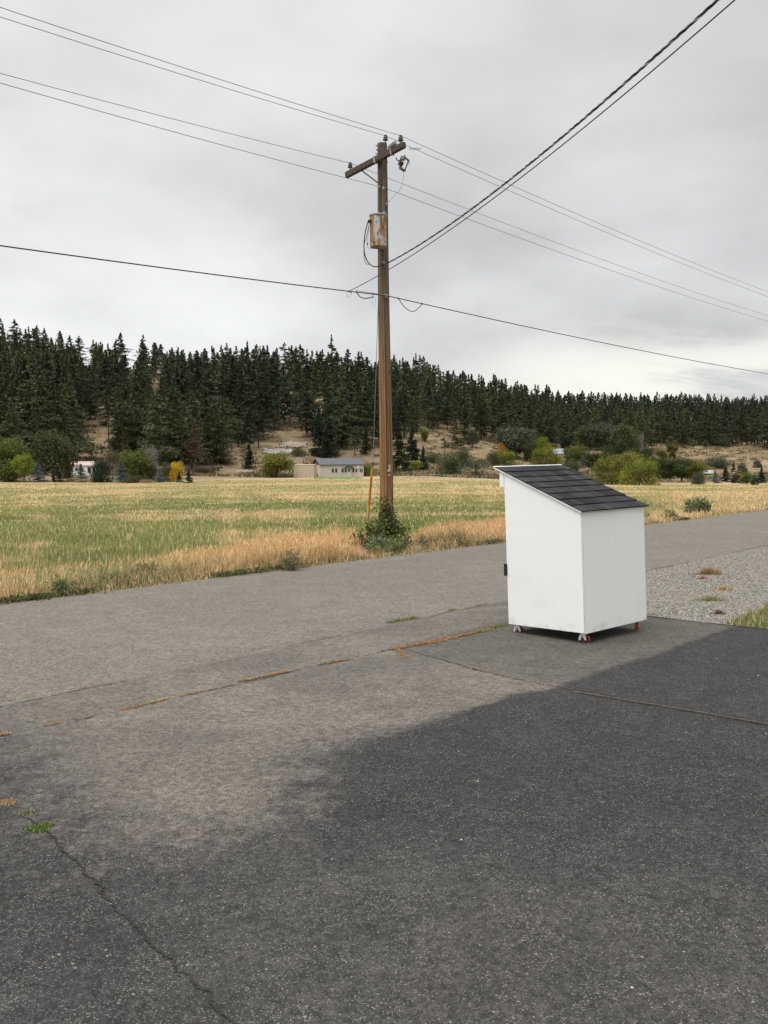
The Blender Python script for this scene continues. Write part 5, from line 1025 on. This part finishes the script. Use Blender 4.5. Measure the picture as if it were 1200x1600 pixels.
house('pink_house', 502, 745.4, math.radians(16), 9.9, 9.0, 2.7, 1.35, M_pink, M_roofg, M_brown, 'long pale pink house with grey roof and brown gable beyond the field', 'house', .35,
      wins=[(2.45, .95, .55, .95), (3.25, .95, .55, .95), (4.7, .95, .55, .95), (5.45, .95, .45, .95), (7.25, .95, .5, .8), (7.95, 1.0, .5, .75), (8.95, 1.0, .35, .8), (9.4, 1.0, .3, .8)], extra=pink_extra)
house('tan_shed', 459.5, 746.2, math.radians(-4), 4.45, 5.0, 2.62, .10, M_tan, M_tan, M_tan, 'plain tan shed attached to the left of the pink house', 'shed', .05)
def mob_extra(root, rf):
    m = MB(); m.box((4.6, -.5, .55), (5.1, -.003, .62)); m.build('porch_step', M_wht, root)
house('mobile_home', 111, 743, math.radians(3), 5.6, 3.6, 2.1, .75, M_wht, M_rooft, M_wht, 'white mobile home with faded pinkish roof behind the blue spruces', 'mobile home', .25, wins=[(3.7, .55, .75, 1.2), (4.75, .55, .55, 1.2), (1.0, .9, .7, .7)], extra=mob_extra)
house('small_house', 863, 716, math.radians(-12), 4.0, 4.5, 1.7, 1.7, M_tan, M_roofb, M_wht, 'small tan house with blue-grey roof among the trees above the white box', 'house', .3, wins=[(1.2, .6, .7, .9)])
# white trailer
p = on_ground(1097, 743); rt = empty('white_trailer', p, 'small white trailer on a green lawn patch at the foot of the brown hill', 'trailer', None, math.radians(2)); k_ = p[1]/F
m = MB(); m.box((0, 0, .45), (18*k_, 2.2, 5.2*k_+.45)); m.build('trailer_body', M_wht, rt, bevel=.08); m = MB(); m.box((.8, -.03, .9), (1.5, -.004, 1.2)); m.build('window', M_glass, rt)
for x in (1.0, 1.7): m = MB(); m.lathe([(.28, -.1), (.3, 0), (.28, .1)], 14, Matrix.Translation((x, .1, .3)) @ Matrix.Rotation(math.pi/2, 4, 'X')); m.build('wheel', M_dk, rt)
p = on_ground(332, 736); rt = empty('flat_trailer', p, 'dark flat trailer parked at the foot of the slope left of the round green tree', 'trailer', None, 0); k_ = p[1]/F
m = MB(); m.box((0, 0, .45), (15*k_, 1.6, .75)); m.box((0, 0, .75), (.12, 1.6, 1.0)); m.box((15*k_-.5, .0, .75), (15*k_, 1.6, .95)); m.build('trailer_bed', M_dk, rt); 
for x in (.7, 1.5): m = MB(); m.lathe([(.28, -.1), (.3, 0), (.28, .1)], 14, Matrix.Translation((x, .05, .3)) @ Matrix.Rotation(math.pi/2, 4, 'X')); m.build('wheel', M_black, rt)
p = on_ground(121, 722); rt = empty('service_pole', p, 'thin wooden pole with a white box above the mobile home', 'utility pole'); k_ = p[1]/F
m = MB(); m.tube([(0, 0, -.5), (0, 0, 42*k_)], [.14, .09], 8); m.build('pole_shaft', simple('tan_wood', (.22, .15, .09), (.3, .2, .12), 2), rt); m = MB(); m.box((.1, -.2, 27*k_), (.5, .2, 31*k_)); m.build('meter_box', M_wht, rt, bevel=.03)
# boulders by the dark spruce
r = random.Random(2); M_rock = simple('boulder_rock', (.22, .20, .18), (.38, .36, .33), 2, .9, .4)
for i in range(7):
    p = on_ground(372+3.6*i, 737+r.uniform(-.8, .8)); m = MB(); s = .32+.22*r.random(); m.lathe([(.3*s, -.5*s), (1.0*s, -.1*s), (.9*s, .35*s), (.45*s, .65*s)], 7, Matrix.Rotation(r.random()*6, 4, 'Z') @ Matrix.Scale(1.3, 4, (1, 0, 0))); o = m.build('boulder', M_rock); o.location = p; tag(o, f'{ORD[i]} from left of the pale boulders below the dense dark spruce' if i else 'leftmost pale boulder in the row below the dense dark spruce', 'boulder', 'boulders below the dense dark spruce')
def drape(name, xs, ys, mat, lift=.10):
    P = [[on_ground(x+1.5*math.sin(y*3.1), y+(ys[0]-ys[1])*.22*math.sin(x*.45+y)*math.sin(x*.17)) for x in np.linspace(*xs)] for y in np.linspace(*ys)]; V = np.array(P).reshape(-1, 3); V[:, 2] += lift; nx, ny = int(xs[2]), int(ys[2]); i = np.arange(nx*ny).reshape(ny, nx)
    q = np.stack([i[:-1, :-1], i[:-1, 1:], i[1:, 1:], i[1:, :-1]], -1).reshape(-1, 4); o = mobj(name, np_mesh(name, V, q, mat)); return tag(o, kind='structure')
drape('rock_pad', (413, 457, 14), (710, 703, 6), M_yard, .25); drape('rock_pad', (440, 480, 14), (700, 692, 6), simple('pale_dirt', (.20, .165, .12), (.30, .26, .20), .5, .95), .25)
drape('house_lawn', (492, 566, 14), (747.6, 745.8, 3), M_lawn, .06); drape('house_lawn', (1098, 1117, 6), (746, 742.5, 3), M_lawn, .06); drape('farm_track', (600, 690, 14), (746, 744.6, 3), simple('farm_dirt', (.2, .15, .1), (.3, .22, .15), .5, .95), .05)
